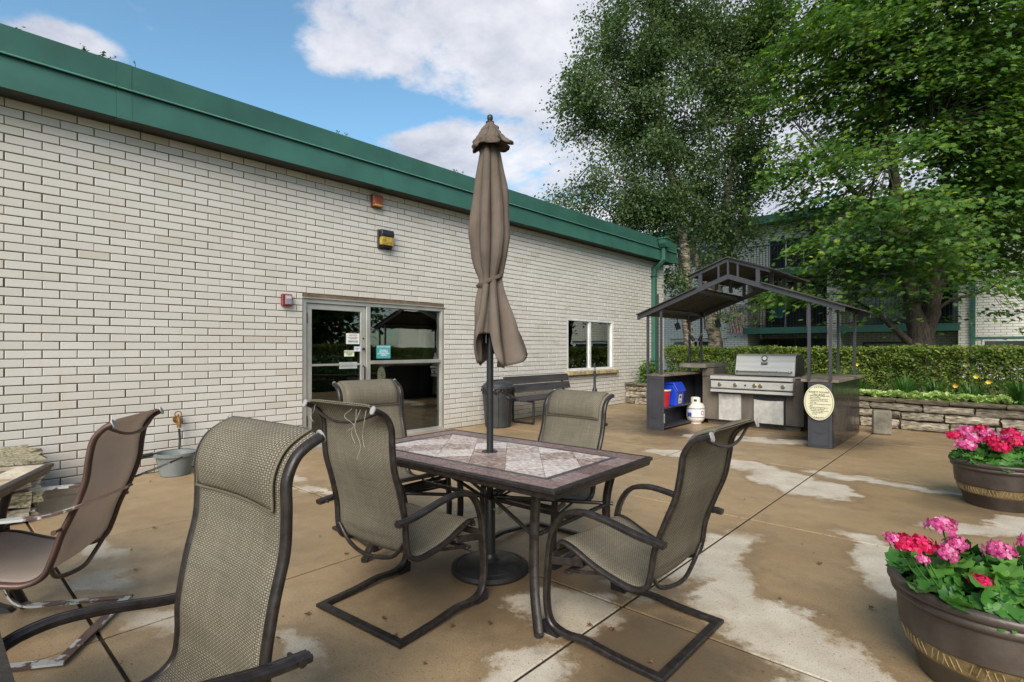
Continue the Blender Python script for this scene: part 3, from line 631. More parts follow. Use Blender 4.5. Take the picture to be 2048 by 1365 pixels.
def surf_grid(name, rows, m, parent, vs=None, solid=.003):
    """rows: list of lists of points; uv metres along each way"""
    nr, nc = len(rows), len(rows[0]); vsx = [p for r in rows for p in r]
    fs = [(i*nc+j, i*nc+j+1, (i+1)*nc+j+1, (i+1)*nc+j) for i in range(nr-1) for j in range(nc-1)]
    me = bpy.data.meshes.new(name); me.from_pydata([tuple(p) for p in vsx], [], fs)
    uvl = me.uv_layers.new(name='UVMap'); L = [0]
    for i in range(1, nr): L.append(L[-1]+(Vector(rows[i][nc//2])-Vector(rows[i-1][nc//2])).length)
    U = [0]
    for j in range(1, nc): U.append(U[-1]+(Vector(rows[nr//2][j])-Vector(rows[nr//2][j-1])).length)
    for lp in me.loops: i, j = divmod(lp.vertex_index, nc); uvl.data[lp.index].uv = (U[j], L[i])
    me.shade_smooth(); o = link(name, me, m, parent)
    if solid: md = o.modifiers.new('cloth', 'SOLIDIFY'); md.thickness = solid; md.offset = 0
    return o
PROF = [(-.021,-.006),(-.021,.006),(-.016,.0115),(-.009,.0092),(-.004,.0125),(.004,.0125),(.009,.0092),(.016,.0115),(.021,.006),(.021,-.006),(.015,-.0115),(-.015,-.0115)]
FLATP = [(-.022,-.005),(-.022,.005),(.022,.005),(.022,-.005)]
def make_chair(label, rec=0., group='sling chairs round the patio tables', brown=False, threads=False):
    t = thing('patio_chair', label, 'chair', group=group)
    mf = M_brownfr if brown else M_bronze; ms = M_sling2 if brown else M_sling
    # base and arms: one bent tube from arm tip to arm tip
    if brown:
        side = fillet([(.30, -.26, .72), (.30, -.13, .665), (.30, .03, .61), (.30, .56, .585), (.30, .63, .42), (.30, .50, .02), (.30, 0, .016)], .09, 5)
    else:
        side = spline([(.30, -.02, .545), (.30, .10, .558), (.30, .26, .590), (.30, .38, .598), (.30, .48, .565), (.30, .545, .46), (.30, .568, .30), (.30, .575, .15), (.30, .55, .055), (.30, .47, .026), (.30, .36, .034), (.30, .22, .022), (.30, .08, .016), (.30, 0, .014)], 4)
    path = side + [Vector((-p.x, p.y, p.z)) for p in reversed(side)]
    mb = MB(); mb.tube(path, .02, up=None, prof=FLATP if brown else PROF)
    mb.build('frame', M_worn if brown else mf, t, smooth=35)
    for s in (1, -1):
        fb = MB(); fb.prism([(.50, .0), (.585, .0), (.59, .055), (.565, .04), (.52, .02)], s*.30-.019, s*.30+.019, 'x'); fb.build('rubber_foot', M_black, t)
    # seat/back profile, back turned by rec about the seat front
    prof = [(.535, .395), (.52, .420), (.46, .408), (.34, .356), (.22, .322), (.14, .312), (.085, .335), (.062, .40), (.045, .50), (.0, .62), (-.045, .73), (-.066, .83), (-.078, .905), (-.108, .955), (-.145, .978), (-.190, .992)]
    if brown: prof = [(.545, .37), (.53, .40), (.46, .395), (.34, .36), (.22, .335), (.14, .335), (.08, .37), (.05, .44), (.02, .54), (-.03, .66), (-.06, .76), (-.07, .86), (-.085, .93), (-.12, .975), (-.155, .995)]
    P = []
    for y, z in prof:
        w = min(1, max(0, (.50-y)/.5)); a = rec*w; dy, dz = y-.5, z-.35
        P.append((.5+dy*math.cos(a)-dz*math.sin(a), .35+dy*math.sin(a)+dz*math.cos(a)))
    sp = [Vector((0, y, z)) for y, z in P]; sp = spline(sp, 5); RX = .258
    for s in (1, -1):
        mb = MB(); mb.tube([p+Vector((s*RX, 0, 0)) for p in sp], .0135, 10, .0185); mb.build('side_rail', mf, t, smooth=50)
        cp = sp[-1]; d = (sp[-1]-sp[-3]).normalized()
        mb = MB(); mb.tube([cp+Vector((s*RX, 0, 0))-d*.002, cp+Vector((s*RX, 0, 0))+d*.005], .0150, 10, .0195); mb.build('end_cap', flatmat('worn_cap', (.30, .29, .29), .5), t, smooth=40)
    # normals of the profile (towards the sitter)
    def nrm(i):
        a = sp[max(0, i-1)]; b = sp[min(len(sp)-1, i+1)]; d = (b-a).normalized(); return Vector((0, d.z, -d.y)) if True else None
    rows = []
    for i, p in enumerate(sp[1:], 1):
        n = nrm(i); f = i/len(sp); sag = .016 if f < .45 else .022*(1-max(0, (f-.86)/.14)); row = []
        for k in range(11):
            x = -1+2*k/10; row.append(p + Vector((x*(RX+.010), 0, 0)) + n*(.0175*min(1, (1-abs(x)**14)+.0) - sag*(1-x*x)))
        rows.append(row)
    surf_grid('sling', rows, ms, t)
    if not brown:
        k0 = int(len(sp)*.735); rows = []; pr = sp[k0:]
        for i, p in enumerate(pr):
            n = nrm(k0+i); f = i/(len(pr)-1); th = .004+.024*math.sin(math.pi*min(1, max(0, f))**.8)**.7 if 0 < f < 1 else .004; row = []
            for k in range(13):
                x = -1+2*k/12; e = (1-abs(x)**6); sag = .022*(1-max(0, ((k0+i)/len(sp)-.86)/.14))
                row.append(p + Vector((x*.225, 0, 0)) + n*(th*e - sag*(1-x*x)+.0195))
            rows.append(row)
        surf_grid('headrest', rows, ms, t, solid=.004)
        mb = MB(); e0 = [r + nrm(k0)*.003 for r in rows[0]]; mb.tube(e0, .0035, 5)
        for c in (0, -1): mb.tube([r[c] for r in rows], .0035, 5)
        mb.build('piping', mat('piping', (.12, .10, .07), .7), t, smooth=50)
    # stretchers
    q = sp[int(len(sp)*.42)]; q2 = sp[int(len(sp)*.47)]
    mb = MB(); mb.tube(spline([(RX, q2.y, q2.z), (.16, q.y-.01, q.z-.035), (0, q.y-.03, q.z-.055), (-.16, q.y-.01, q.z-.035), (-RX, q2.y, q2.z)], 5), .010, 8); mb.build('back_stretcher', mf, t, smooth=50)
    q3 = sp[-5]
    mb = MB(); mb.tube(spline([(RX, q3.y, q3.z), (.12, q3.y-.012, q3.z-.045), (0, q3.y-.016, q3.z-.058), (-.12, q3.y-.012, q3.z-.045), (-RX, q3.y, q3.z)], 5), .007, 6); mb.build('top_stretcher', mf, t, smooth=50)
    mb = MB(); mb.bar((-.29, .555, .355), (.29, .555, .355), .016, .034); mb.bar((-.29, .47, .30), (.29, .47, .30), .034, .014)
    for s in (1, -1): mb.bar((s*.29, .56, .335), (s*.262, .40, .355), .010, .036); mb.bar((s*.265, .47, .30), (s*.25, .30, .33), .014, .014)
    mb.build('seat_support', mf, t, bevel=.003)
    for s in (1, -1):
        mb = MB(); mb.tube([(s*RX, .01, .548), (s*.325, .01, .548)], .006, 8); mb.tube([(s*.322, .01, .548), (s*.327, .01, .548)], .011, 8); mb.build('bolt', mf, t)
    if threads:
        for k, (x, l, sw) in enumerate(((.13, .15, .02), (.16, .22, -.015), (.20, .16, .01), (-.19, .08, .02), (.10, .10, -.03))):
            p = sp[-2]; mb = MB(); mb.tube(spline([(x, p.y-.0, p.z), (x+sw, p.y-.02, p.z-l*.35), (x-sw, p.y-.012, p.z-l*.7), (x+sw*.5, p.y-.015, p.z-l)], 4), .0008, 4)
            mb.build('loose_thread', flatmat('thread', (.40, .38, .30)), t)
    return t
chB = make_chair('sling chair seen from behind at the near side of the umbrella table, threads hanging', rec=rad(-6.0), threads=True)
chB.location = (-2.268, 1.42, 0); chB.rotation_euler = (0, 0, rad(5))
chR = make_chair('sling chair in profile at the right end of the umbrella table, leaning back', rec=0)
chR.location = (-.993, 2.287, 0); chR.rotation_euler = (0, 0, rad(90))
copy_tree(chR, (-2.29, 3.14, 0), rad(181), label='sling chair across the umbrella table facing the camera, behind its far long side')
copy_tree(chB, (-3.565, 2.36, 0), rad(-95), label='sling chair before the glass door at the left end of the umbrella table')
for o in list(C.objects):
    if o.name.startswith('loose_thread') and o.parent not in (chB,): bpy.data.objects.remove(o)
chE = copy_tree(make_chair('x', rec=rad(-9)), (-1.60, .63, 0), rad(184), label='large foreground sling chair cut by the bottom edge of the photo')
for o in [o for o in C.objects if o.get('label') == 'x']:
    for c_ in list(o.children): bpy.data.objects.remove(c_)
    bpy.data.objects.remove(o)
for o in list(C.objects):
    if o.name.startswith('loose_thread') and o.parent not in (chB,): bpy.data.objects.remove(o)
chF = make_chair('brown taupe chair with peeling paint at the left edge facing the light tiled table', rec=rad(2), brown=True)
chF.scale = (1, 1, 1.03); chF.location = (-3.16, .575, 0); chF.rotation_euler = (0, 0, rad(145.4))

# ------------------------------------------------------------------ tiled tables
def clip(poly, x0, x1, y0, y1):
    for ax, lim, sg in ((0, x0, 1), (0, x1, -1), (1, y0, 1), (1, y1, -1)):
        out = []
        for i in range(len(poly)):
            a, b = poly[i], poly[(i+1) % len(poly)]; fa, fb = (a[ax]-lim)*sg, (b[ax]-lim)*sg
            if fa >= 0: out.append(a)
            if fa*fb < 0: k = fa/(fa-fb); out.append((a[0]+(b[0]-a[0])*k, a[1]+(b[1]-a[1])*k))
        poly = out
        if len(poly) < 3: return []
    return poly
def tilemat(name, c1, c2, c3, sc1=9, wob=3, objvar=.25):
    m = bpy.data.materials.new(name); m.use_nodes = True; t = NT(m.node_tree); b = t.n['Principled BSDF']
    co = t.new('ShaderNodeNewGeometry').outputs['Position']; oi = t.new('ShaderNodeObjectInfo').outputs['Random']
    sh = t.vmath('ADD', co, t.vmath('SCALE', (9.1, 3.7, 5.5), scale=oi))
    n = t.noise(t.vmath('MULTIPLY', sh, (1, 2.6, 1)), sc1, 6, .65, dist=wob); n2 = t.noise(co, 60, 3)
    n = t.math('ADD', n, t.math('MULTIPLY', t.math('SUBTRACT', oi, .5), objvar))
    k = t.mix(t.rng(n, .38, .52), c4(c1), c4(c2)); k = t.mix(t.rng(n, .52, .72), k, c4(c3)); k = t.mix(t.rng(n2, .5, .75, 0, .3), k, c4(tuple(x*.5 for x in c1)))
    t.put(b.inputs['Base Color'], k); t.put(b.inputs['Roughness'], t.rng(n2, .3, .7, .28, .5)); t.put(b.inputs['Normal'], t.bump(n2, .12, .002))
    return m
M_t1 = tilemat('marbled_tile', (.20, .125, .105), (.50, .43, .40), (.70, .66, .63))
M_t2 = tilemat('speckled_border_tile', (.09, .050, .045), (.19, .125, .12), (.40, .32, .31), 38, 1, .1)
M_t3 = tilemat('sandy_tile', (.34, .25, .15), (.52, .42, .30), (.66, .58, .45), 5, 1)
M_dkstrip = mat('dark_strip', (.045, .048, .055), .35, 0, .2, 20)
M_grout = mat('grout', (.10, .08, .07), .9)
def make_table(label, loc, rz, w, d, sandy=False, umb=True):
    t = thing('patio_table', label, 'table', (loc[0], loc[1], 0), rz, group='tiled patio tables')
    zt = .705; hw, hd = w/2, d/2; rim = .028
    prof = [(0, -.045), (.014, -.045), (.020, -.020), (.028, -.015), (.028, .0), (.012, .006), (0, .004)]
    mb = MB()
    ring = lambda o, z: [(-hw-o+rim, -hd-o+rim, z), (hw+o-rim, -hd-o+rim, z), (hw+o-rim, hd+o-rim, z), (-hw-o+rim, hd+o-rim, z)]
    rs = [ring(o, zt+z) for o, z in prof]; m = len(prof)
    mb.add([p for r in rs for p in r], [(i*4+j, i*4+(j+1) % 4, ((i+1) % m)*4+(j+1) % 4, ((i+1) % m)*4+j) for i in range(m) for j in range(4)])
    mb.build('rim', M_bronze, t, bevel=.0012)
    mb = MB(); mb.box(-hw+rim, hw-rim, -hd+rim, hd-rim, zt-.022, zt-.003); mb.build('grout_bed', M_grout, t)
    bx0, by0 = hw-rim-.002, hd-rim-.002; bw = .115; sx_, sy_ = bx0-bw, by0-bw; st = .030
    mtb = M_t3 if sandy else M_t2
    def tl(poly, m_, nm, z=0.):
        cx_ = sum(p[0] for p in poly)/len(poly); cy_ = sum(p[1] for p in poly)/len(poly)
        L = max(max(abs(p[0]-cx_), abs(p[1]-cy_)) for p in poly); k = 1-.0018/max(L, .01)
        mb = MB(); mb.prism([(cx_+(p[0]-cx_)*k, cy_+(p[1]-cy_)*k) for p in poly], zt-.004, zt+.003+z, 'z'); mb.build(nm, m_, t)
    n = 6 if not sandy else 5
    for s in (1, -1):
        for i in range(n):
            a, b = -bx0+2*bx0*i/n, -bx0+2*bx0*(i+1)/n
            tl([(a, s*sy_), (b, s*sy_), (b, s*by0), (a, s*by0)], mtb, 'border_tile')
        for i in range(3):
            a, b = -sy_+2*sy_*i/3, -sy_+2*sy_*(i+1)/3
            tl([(s*sx_, a), (s*sx_, b), (s*bx0, b), (s*bx0, a)], mtb, 'border_tile')
    for s in (1, -1):
        tl([(-sx_, s*(sy_-st)), (sx_, s*(sy_-st)), (sx_, s*sy_), (-sx_, s*sy_)], M_dkstrip, 'strip_tile')
        tl([(s*(sx_-st), -(sy_-st)), (s*(sx_-st), sy_-st), (s*sx_, sy_-st), (s*sx_, -(sy_-st))], M_dkstrip, 'strip_tile')
    ax, ay = sx_-st, sy_-st; D_ = ax*2/ (5 if not sandy else 4); E_ = ay*2/2
    for i in range(-6, 7):
        for j in range(-4, 5):
            if (i+j) % 2: continue
            cx_, cy_ = i*D_/2, j*E_/2
            pl = clip([(cx_-D_/2, cy_), (cx_, cy_-E_/2), (cx_+D_/2, cy_), (cx_, cy_+E_/2)], -ax, ax, -ay, ay)
            if len(pl) >= 3: tl(pl, M_t3 if sandy else M_t1, 'tile', R.uniform(-.0006, .0006))
    mb = MB(); mb.lathe([(.048, 0), (.048, .004), (.034, .006)], 24, (0, 0, zt+.0035)); mb.build('hole_ring', M_black, t, smooth=40)
    lx, ly = hw-.20, hd-.13
    for sx in (1, -1):
        for sy in (1, -1):
            mb = MB(); pth = spline([(sx*(lx+.02), sy*(ly+.02), zt-.03), (sx*(lx-.015), sy*(ly-.01), .5), (sx*(lx-.02), sy*(ly-.012), .34), (sx*(lx+.01), sy*(ly+.02), .16), (sx*(lx+.06), sy*(ly+.055), .006)], 4)
            mb.tube(pth, .019, 8, .027, up=(sx, 0, 0)); lg = mb.build('leg', M_bronze, t, smooth=50)
            mb = MB(); e = pth[-1]; mb.tube([(e.x, e.y, 0), (e.x, e.y, .022)], .022, 8); mb.build('foot_cap', M_black, lg)
    mb = MB(); mb.lathe([(.035, 0), (.035, .05), (.028, .05), (.028, 0), (.035, 0)], 20, (0, 0, .405), cap=False)
    for sx in (1, -1):
        mb.tube([(sx*(lx-.015), ly-.01, .43), (sx*(lx-.015), -(ly-.01), .43)], .012, 8)
        mb.bar((sx*(lx-.015), 0, .43), (sx*.03, 0, .43), .022, .022)
        for sy in (1, -1):
            mb.tube([(sx*(lx+.01), sy*(ly+.01), .43), (sx*.03, sy*.012, .44)], .011, 8)
            mb.tube([(sx*.03, sy*.03, .44), (sx*.24, sy*.30, .675)], .010, 8)
    mb.bar((-lx, ly, .672), (lx, ly, .672), .02, .03); mb.bar((-lx, -ly, .672), (lx, -ly, .672), .02, .03)
    mb.build('stretcher', M_bronze, t, smooth=40)
    return t
TC = (-2.262, 2.312)
make_table('tiled table with the closed umbrella standing through its centre', TC, rad(2.2), 1.64, .975)
make_table('mostly hidden table at the bottom left corner in front of the foreground chair', (-1.75, -.375), 0, 1.6, 1.0)
make_table('table with sandy tiles and black rim at the left edge by the mossy stones', (-3.584, -.094), rad(-25), .9, .9, sandy=True)

# umbrella and its base
ub = thing('umbrella_base', 'round black umbrella base on the patio under the tiled table', 'umbrella base', (-2.256, 2.308, 0))
MB().lathe([(.225, 0), (.232, .012), (.228, .035), (.20, .045), (.195, .042), (.185, .050), (.06, .062), (.045, .075)], 40).build('disc', mat('black_iron', (.018, .018, .02), .5, .3, .3, 12, 5, .2, 50), ub, smooth=35)
MB().lathe([(.032, 0), (.032, .35), (.029, .355), (.026, .36)], 20, (0, 0, .07)).lathe([(.044, 0), (.044, .015), (.034, .03)], 20, (0, 0, .072)).build('sleeve', M_black, ub, smooth=40)
kb = MB(); kb.tube([(.03, .0, .37), (.075, .0, .37)], .006, 6); kb.tube([(.07, 0, .37), (.085, 0, .37)], .022, 10); kb.build('knob', mat('faded_green_plastic', (.20, .23, .15), .6), ub, smooth=40)
um = thing('patio_umbrella', 'tall closed taupe umbrella tied with a strap, standing in the tiled table', 'umbrella', (-2.256, 2.308, 0))
mb = MB(); mb.tube([(0, 0, .08), (0, 0, 2.68)], .0205, 16); mb.build('pole', M_black, um, smooth=50)
mb = MB(); mb.lathe([(.024, 0), (.026, .012), (.014, .022), (.018, .035), (.016, .05), (.006, .058)], 16, (0, 0, 2.675)); mb.build('finial', M_black, um, smooth=50)
M_canvas = mat('taupe_canvas', (.120, .094, .078), .9, 0, .2, 2.2, 5, .4, 350, spec=.12, col2=(.165, .132, .110))
def canopy(z0, z1, prof, lobes, hem, asym, seed, name, tw=0., n=160, m=70, depth=.5, hemlift=0.):
    rr = random.Random(seed); am = [rr.uniform(.65, 1.15) for _ in range(lobes)]; ph = [rr.uniform(-.16, .16) for _ in range(lobes)]
    rows = []
    for i in range(m+1):
        f = i/m; row = []
        for k in range(n+1):
            th = 2*math.pi*(k % n)/n; q = (th/(2*math.pi)*lobes) % lobes; L = int(q); x = q-L
            x2 = min(1, max(0, x + ph[L]*math.sin(math.pi*x)))
            lob = math.sin(math.pi*x2)**.55                       # 0 in the valley, 1 on the crest
            z = z0+(z1-z0)*f - hem(th, lob)*max(0, (f-.6)/.4)**1.2
            u = (z0-z)/(z0-z1)
            r = np.interp(u, [p[0] for p in prof], [p[1] for p in prof])
            a_ = am[L]*depth*min(1, .25+u*2.4)
            r = r*(1-a_*.62*(1-lob)) * (1+asym*math.cos(th-asd)*max(0, (u-.62)/.38))
            tz = th + tw*math.sin(u*3.1+1) + .05*math.sin(9*u+L*1.7) + .16*(x-.5)*math.sin(u*6+L)*(.3+u)
            r += .0035*math.sin(u*31+L*2.1)*lob*(.2+u) + (.0030*abs(math.sin(th*13+2.2*math.sin(u*4+L)))-.0015)*min(1, u*3) + .010*max(0, math.sin(u*7.5+L*2.7))**6*lob
            row.append(Vector((r*math.cos(tz), r*math.sin(tz), z)))
        rows.append(row)
    return surf_grid(name, rows, M_canvas, um, solid=.003)
asd = math.atan2(math.sin(YAW)+.2, math.cos(YAW))            # towards the right of the picture
bp = [(0, .030), (.04, .060), (.12, .078), (.24, .100), (.34, .116), (.46, .120), (.56, .108), (.62, .088), (.665, .070), (.69, .074), (.76, .098), (.86, .125), (.94, .148), (1.05, .165), (1.2, .16)]
thc = math.atan2(-2.308, 2.256)
HEM = [(-180, 1.30), (-140, 1.22), (-105, 1.29), (-80, 1.24), (-52, 1.25), (-30, 1.33), (-16, 1.415), (8, 1.415), (20, 1.27), (40, 1.21), (62, 1.25), (88, 1.325), (110, 1.30), (150, 1.23), (180, 1.30)]
def hemz(th, lob):
    p = math.degrees((th-thc+math.pi) % (2*math.pi)-math.pi); return 1.335-np.interp(p, [h[0] for h in HEM], [h[1] for h in HEM])
cn = canopy(2.56, 1.335, bp, 7, hemz, .42, 12, 'canopy', .22, depth=1.15)
cp_ = canopy(2.685, 2.555, [(0, .014), (.2, .040), (.5, .066), (.8, .098), (1, .122), (1.2, .130)], 6, lambda th, lob: .030*lob+.018*math.cos(th-asd+2.4), .1, 9, 'vent_flap', .15, m=24, depth=.42)
mb = MB(); ztie = 1.735
mb.tube([(.076*math.cos(a)*(1+.05*math.cos(3*a)), .076*math.sin(a), ztie+.035*math.cos(a-asd)) for a in np.linspace(0, 6.283, 41)], .004, 6, .012, cap=False); mb.build('tie_strap', M_canvas, um, smooth=50)
mb = MB()
for k in range(8):
    a = k*math.pi/4+.3; mb.tube([(.03*math.cos(a), .03*math.sin(a), 2.5), (.05*math.cos(a), .05*math.sin(a), 1.36)], .006, 5)
mb.build('ribs', M_black, um)
mb = MB(); ex_ = Vector((math.cos(asd), math.sin(asd), 0)); mb.bar(ex_*.08+Vector((0, 0, 1.26)), ex_*.185+Vector((0, 0, 1.335)), .03, .022); mb.build('rib_end', M_black, um, bevel=.003)
# ------------------------------------------------------------------ trash can, bench, stand
tc = thing('trash_can', 'round black plastic trash can with domed lid by the bench and brick wall', 'trash can', (-6.28, 6.62, 0))
M_plast = mat('black_plastic', (.028, .030, .032), .5, 0, .2, 6, 4, .05, 60)
mb = MB(); mb.lathe([(.20, 0), (.215, .012), (.255, .60), (.268, .605), (.268, .655), (.25, .66)], 36)
for k in range(8):
    a = k*math.pi/4; mb.tube([(.208*math.cos(a), .208*math.sin(a), .03), (.252*math.cos(a), .252*math.sin(a), .58)], .012, 5)
mb.build('body', M_plast, tc, smooth=35)
mb = MB(); mb.lathe([(.275, .648), (.283, .655), (.283, .690), (.26, .70), (.245, .725), (.19, .765), (.10, .785), (.0, .79)], 36); mb.box(-.05, .05, -.14, .14, .785, .80); mb.build('lid', M_plast, tc, smooth=35)
bag = MB(); n = 72; rows = [[(.272+.012*math.sin(k*1.9)+.006*math.sin(k*.77)) for k in range(n)], [(.280+.016*math.sin(k*1.3)) for k in range(n)], [(.268+.014*math.sin(k*2.3)) for k in range(n)]]
zs = [[.650]*n, [.625+.012*math.sin(k*1.1) for k in range(n)], [.585+.025*math.sin(k*.9)+.012*math.sin(k*2.1) for k in range(n)]]
bag.add([(rows[i][k]*math.cos(2*math.pi*k/n), rows[i][k]*math.sin(2*math.pi*k/n), zs[i][k]) for i in range(3) for k in range(n)], [(i*n+k, i*n+(k+1) % n, (i+1)*n+(k+1) % n, (i+1)*n+k) for i in range(2) for k in range(n)])
bag.build('liner_bag', mat('bag_plastic', (.012, .012, .014), .2), tc, smooth=60, fix=False)
for s in (1, -1):
    mb = MB(); mb.tube(fillet([(.24*s, -.06, .54), (.30*s, -.06, .50), (.30*s, .06, .50), (.24*s, .06, .54)], .02, 3), .012, 6); mb.build('handle', M_plast, tc, smooth=50)
bn = thing('bench', 'long dark slatted bench with a two-plank back against the brick wall', 'bench', (-6.2, 7.9, 0))
M_plank = mat('charcoal_plank', (.040, .038, .038), .6, 0, .25, 3, 6, .25, 60, streak=(4, .5, 4))
y0, y1 = -.95, .98
for k, (z, x) in enumerate(((.545, -.225), (.695, -.265))):
    MB().prism([(x, z), (x+.028, z-.006), (x-.008, z+.122), (x-.036, z+.125)], y0+.02, y1, 'y').build('back_plank', M_plank, bn, bevel=.004)
for k in range(4): MB().box(-.20+k*.118, -.20+k*.118+.108, y0, y1, .425-.004*k, .462-.004*k).build('seat_plank', M_plank, bn, bevel=.005)
for yy in (-.72, .78):
    mb = MB(); mb.tube(fillet([(.24, yy, .40), (.24, yy, .02), (-.24, yy, .02), (-.24, yy, .40), (.24, yy, .40)], .02, 3), .02, 8, up=(0, 1, 0)); mb.bar((-.21, yy, .40), (-.285, yy, .80), .02, .035); mb.build('leg_frame', M_black, bn, smooth=40)
sd = thing('umbrella_stand', 'empty black umbrella stand with a short pole and shiny tip beyond the far chair', 'umbrella stand', (-5.18, 7.9, 0))
MB().lathe([(.22, 0), (.23, .02), (.18, .05), (.05, .07)], 32).build('disc', M_black, sd, smooth=35)
MB().lathe([(.030, 0), (.030, .42), (.045, .46), (.045, .52), (.030, .57), (.022, .60), (.022, .87)], 16, (0, 0, .07)).build('pole', M_black, sd, smooth=35)
MB().lathe([(.017, 0), (.017, .05)], 16, (0, 0, .945)).build('ring', mat('chrome', (.6, .6, .6), .25, .9), sd, smooth=35)
MB().lathe([(.021, 0), (.021, .05), (.018, .075), (.0, .08)], 16, (0, 0, .995)).build('tip', M_black, sd, smooth=35)

# ------------------------------------------------------------------ grill hut
hut = thing('grill_shelter', 'open black steel barbecue shelter with gabled raised roof on slim posts', 'shelter', (-2.94, 9.0, 0))
def hb(): return MB()
OX, OY = -2.94, 9.0
def hx(x, y, z): return (x-OX, y-OY, z)
M_cab = mat('charcoal_paint', (.040, .040, .050), .45, .0, .2, 2.2, 6, .12, 26)
M_cabs = mat('gloss_black_panel', (.022, .019, .022), .22, 0, .3, 2.5, 6, .10, 14)
# left cabinet (open towards the middle), right cabinet (closed)
mb = hb()
def bx(mb, x0, x1, y0, y1, z0, z1): return mb.box(x0-OX, x1-OX, y0-OY, y1-OY, z0, z1)
bx(mb, -4.28, -3.98, 8.07, 8.10, 0, .87); bx(mb, -4.28, -4.25, 8.103, 9.95, 0, .87); bx(mb, -4.245, -3.98, 9.92, 9.95, 0, .87)
mb.build('left_cabinet', M_cab, hut, bevel=.004)
mb = hb(); bx(mb, -4.245, -3.985, 8.105, 9.915, .345, .37); bx(mb, -4.245, -3.985, 8.105, 9.915, .03, .05); mb.build('shelf', M_cab, hut)
mb = hb(); bx(mb, -1.885, -1.60, 8.07, 8.10, 0, .87); bx(mb, -1.63, -1.60, 8.1025, 9.95, 0, .87); bx(mb, -1.885, -1.855, 8.1025, 9.95, 0, .87); bx(mb, -1.852, -1.633, 9.92, 9.95, 0, .87); mb.build('right_cabinet', M_cab, hut, bevel=.004)
mb = hb(); bx(mb, -1.598, -1.592, 8.11, 9.94, .01, .865); mb.build('side_panel', M_cabs, hut)
for x0 in (-4.28, -1.885):
    mb = hb(); w_ = .30 if x0 < -3 else .285
    bx(mb, x0+.028, x0+.04, 8.062, 8.0695, .03, .84); bx(mb, x0+w_-.04, x0+w_-.028, 8.062, 8.0695, .03, .84); bx(mb, x0+.042, x0+w_-.042, 8.062, 8.0695, .03, .042); bx(mb, x0+.042, x0+w_-.042, 8.062, 8.0695, .828, .84)
    mb.build('panel_bead', M_cab, hut)
    mb = hb(); mb.tube([hx(x0+.09, 8.066, .21), hx(x0+.15, 8.060, .195), hx(x0+.21, 8.066, .20)], .003, 5); mb.build('weld_mark', M_cab, hut)
mb = hb(); bx(mb, -3.979, -3.965, 8.078, 8.096, .12, .27); mb.build('latch', mat('zinc', (.5, .5, .5), .4, .8), hut)
M_ctop = mat('grey_brown_counter', (.155, .13, .10), .6, 0, .35, 4, 7, .25, 50)
mb = hb(); bx(mb, -4.31, -3.955, 8.075, 9.98, .872, .905); mb.build('counter', M_ctop, hut, bevel=.004)
mb = hb(); mb.prism([(-2.22-OX, 9.25-OY), (-1.98-OX, 8.10-OY), (-1.53-OX, 8.10-OY), (-1.53-OX, 9.99-OY), (-2.22-OX, 9.99-OY)], .873, .912, 'z'); mb.build('counter', M_ctop, hut, bevel=.004)
# masonry island
mb = hb(); bx(mb, -3.86, -2.235, 9.33, 9.93, .09, .84); bx(mb, -3.8, -2.3, 9.42, 9.9, 0, .09); bx(mb, -3.86, -3.66, 9.31, 9.9, .841, .98); mb.build('island', M_concrete_dk, hut, bevel=.006)
mb = hb(); bx(mb, -4.22, -3.74, 9.17, 10.25, .985, 1.06); mb.build('bar_slab', mat('grey_slab', (.19, .175, .145), .7, 0, .3, 5, 6, .4, 40), hut, bevel=.008)
mb = hb(); bx(mb, -3.655, -2.24, 9.30, 9.93, .842, .875); mb.build('island_top', M_ctop, hut, bevel=.004)
# posts: each its own part
zr = lambda x: 2.43 - .372*abs(x-OX)                    # underside of the roof slope
for x, y in ((-4.265, 8.09), (-4.03, 8.09), (-1.875, 8.09), (-1.62, 8.09), (-4.36, 9.93), (-4.13, 9.93), (-1.88, 9.93), (-1.655, 9.93)):
    z0 = .905 if (y < 9 or x > -3) else .4
    z0 = .90
    if x < -4.3: z0 = .0
    mb = hb(); mb.bar(hx(x, y, z0), hx(x, y, zr(x)-.03), .036, .036, up=(0, 1, 0)); mb.build('post', M_cab, hut, bevel=.002)
XL, XR = -4.43, -1.45
def slope(x0, x1, y0, y1, dz, th, mb):                  # a strip of roof along the slope between two x
    return mb.prism([(x0-OX, zr(x0)+dz), (x1-OX, zr(x1)+dz), (x1-OX, zr(x1)+dz+th), (x0-OX, zr(x0)+dz+th)], y0-OY, y1-OY, 'y')
xo0, xo1 = -3.42, -2.46
for y in (8.03, 9.955):
    for a, b in ((XL, OX), (OX, XR)):
        mb = hb(); slope(a+.0, b, y, y+.035, -.075, .075, mb); mb.build('gable_beam', M_cab, hut, bevel=.002)
for x in (-4.15, -3.45, -2.43, -1.73):
    mb = hb(); slope(x-.02, x+.02, 8.067, 9.953, -.05, .046, mb); mb.build('purlin', M_cab, hut)
npl = 9; M_roofu = mat('dark_roof_board', (.045, .040, .030), .7, 0, .35, 3, 6, .3, 50, streak=(.6, 5, 1))
for (a, b) in ((XL, xo0), (xo1, XR)):
    for k in range(npl):
        ya, yb = 7.99+(10.03-7.99)*k/npl, 7.99+(10.03-7.99)*(k+1)/npl-.006
        mb = hb(); slope(a-(.0 if a < -3 else 0), b+(0 if a < -3 else .03), ya, yb, .004+.003*(k % 2), .016, mb); mb.build('roof_board', M_roofu, hut)
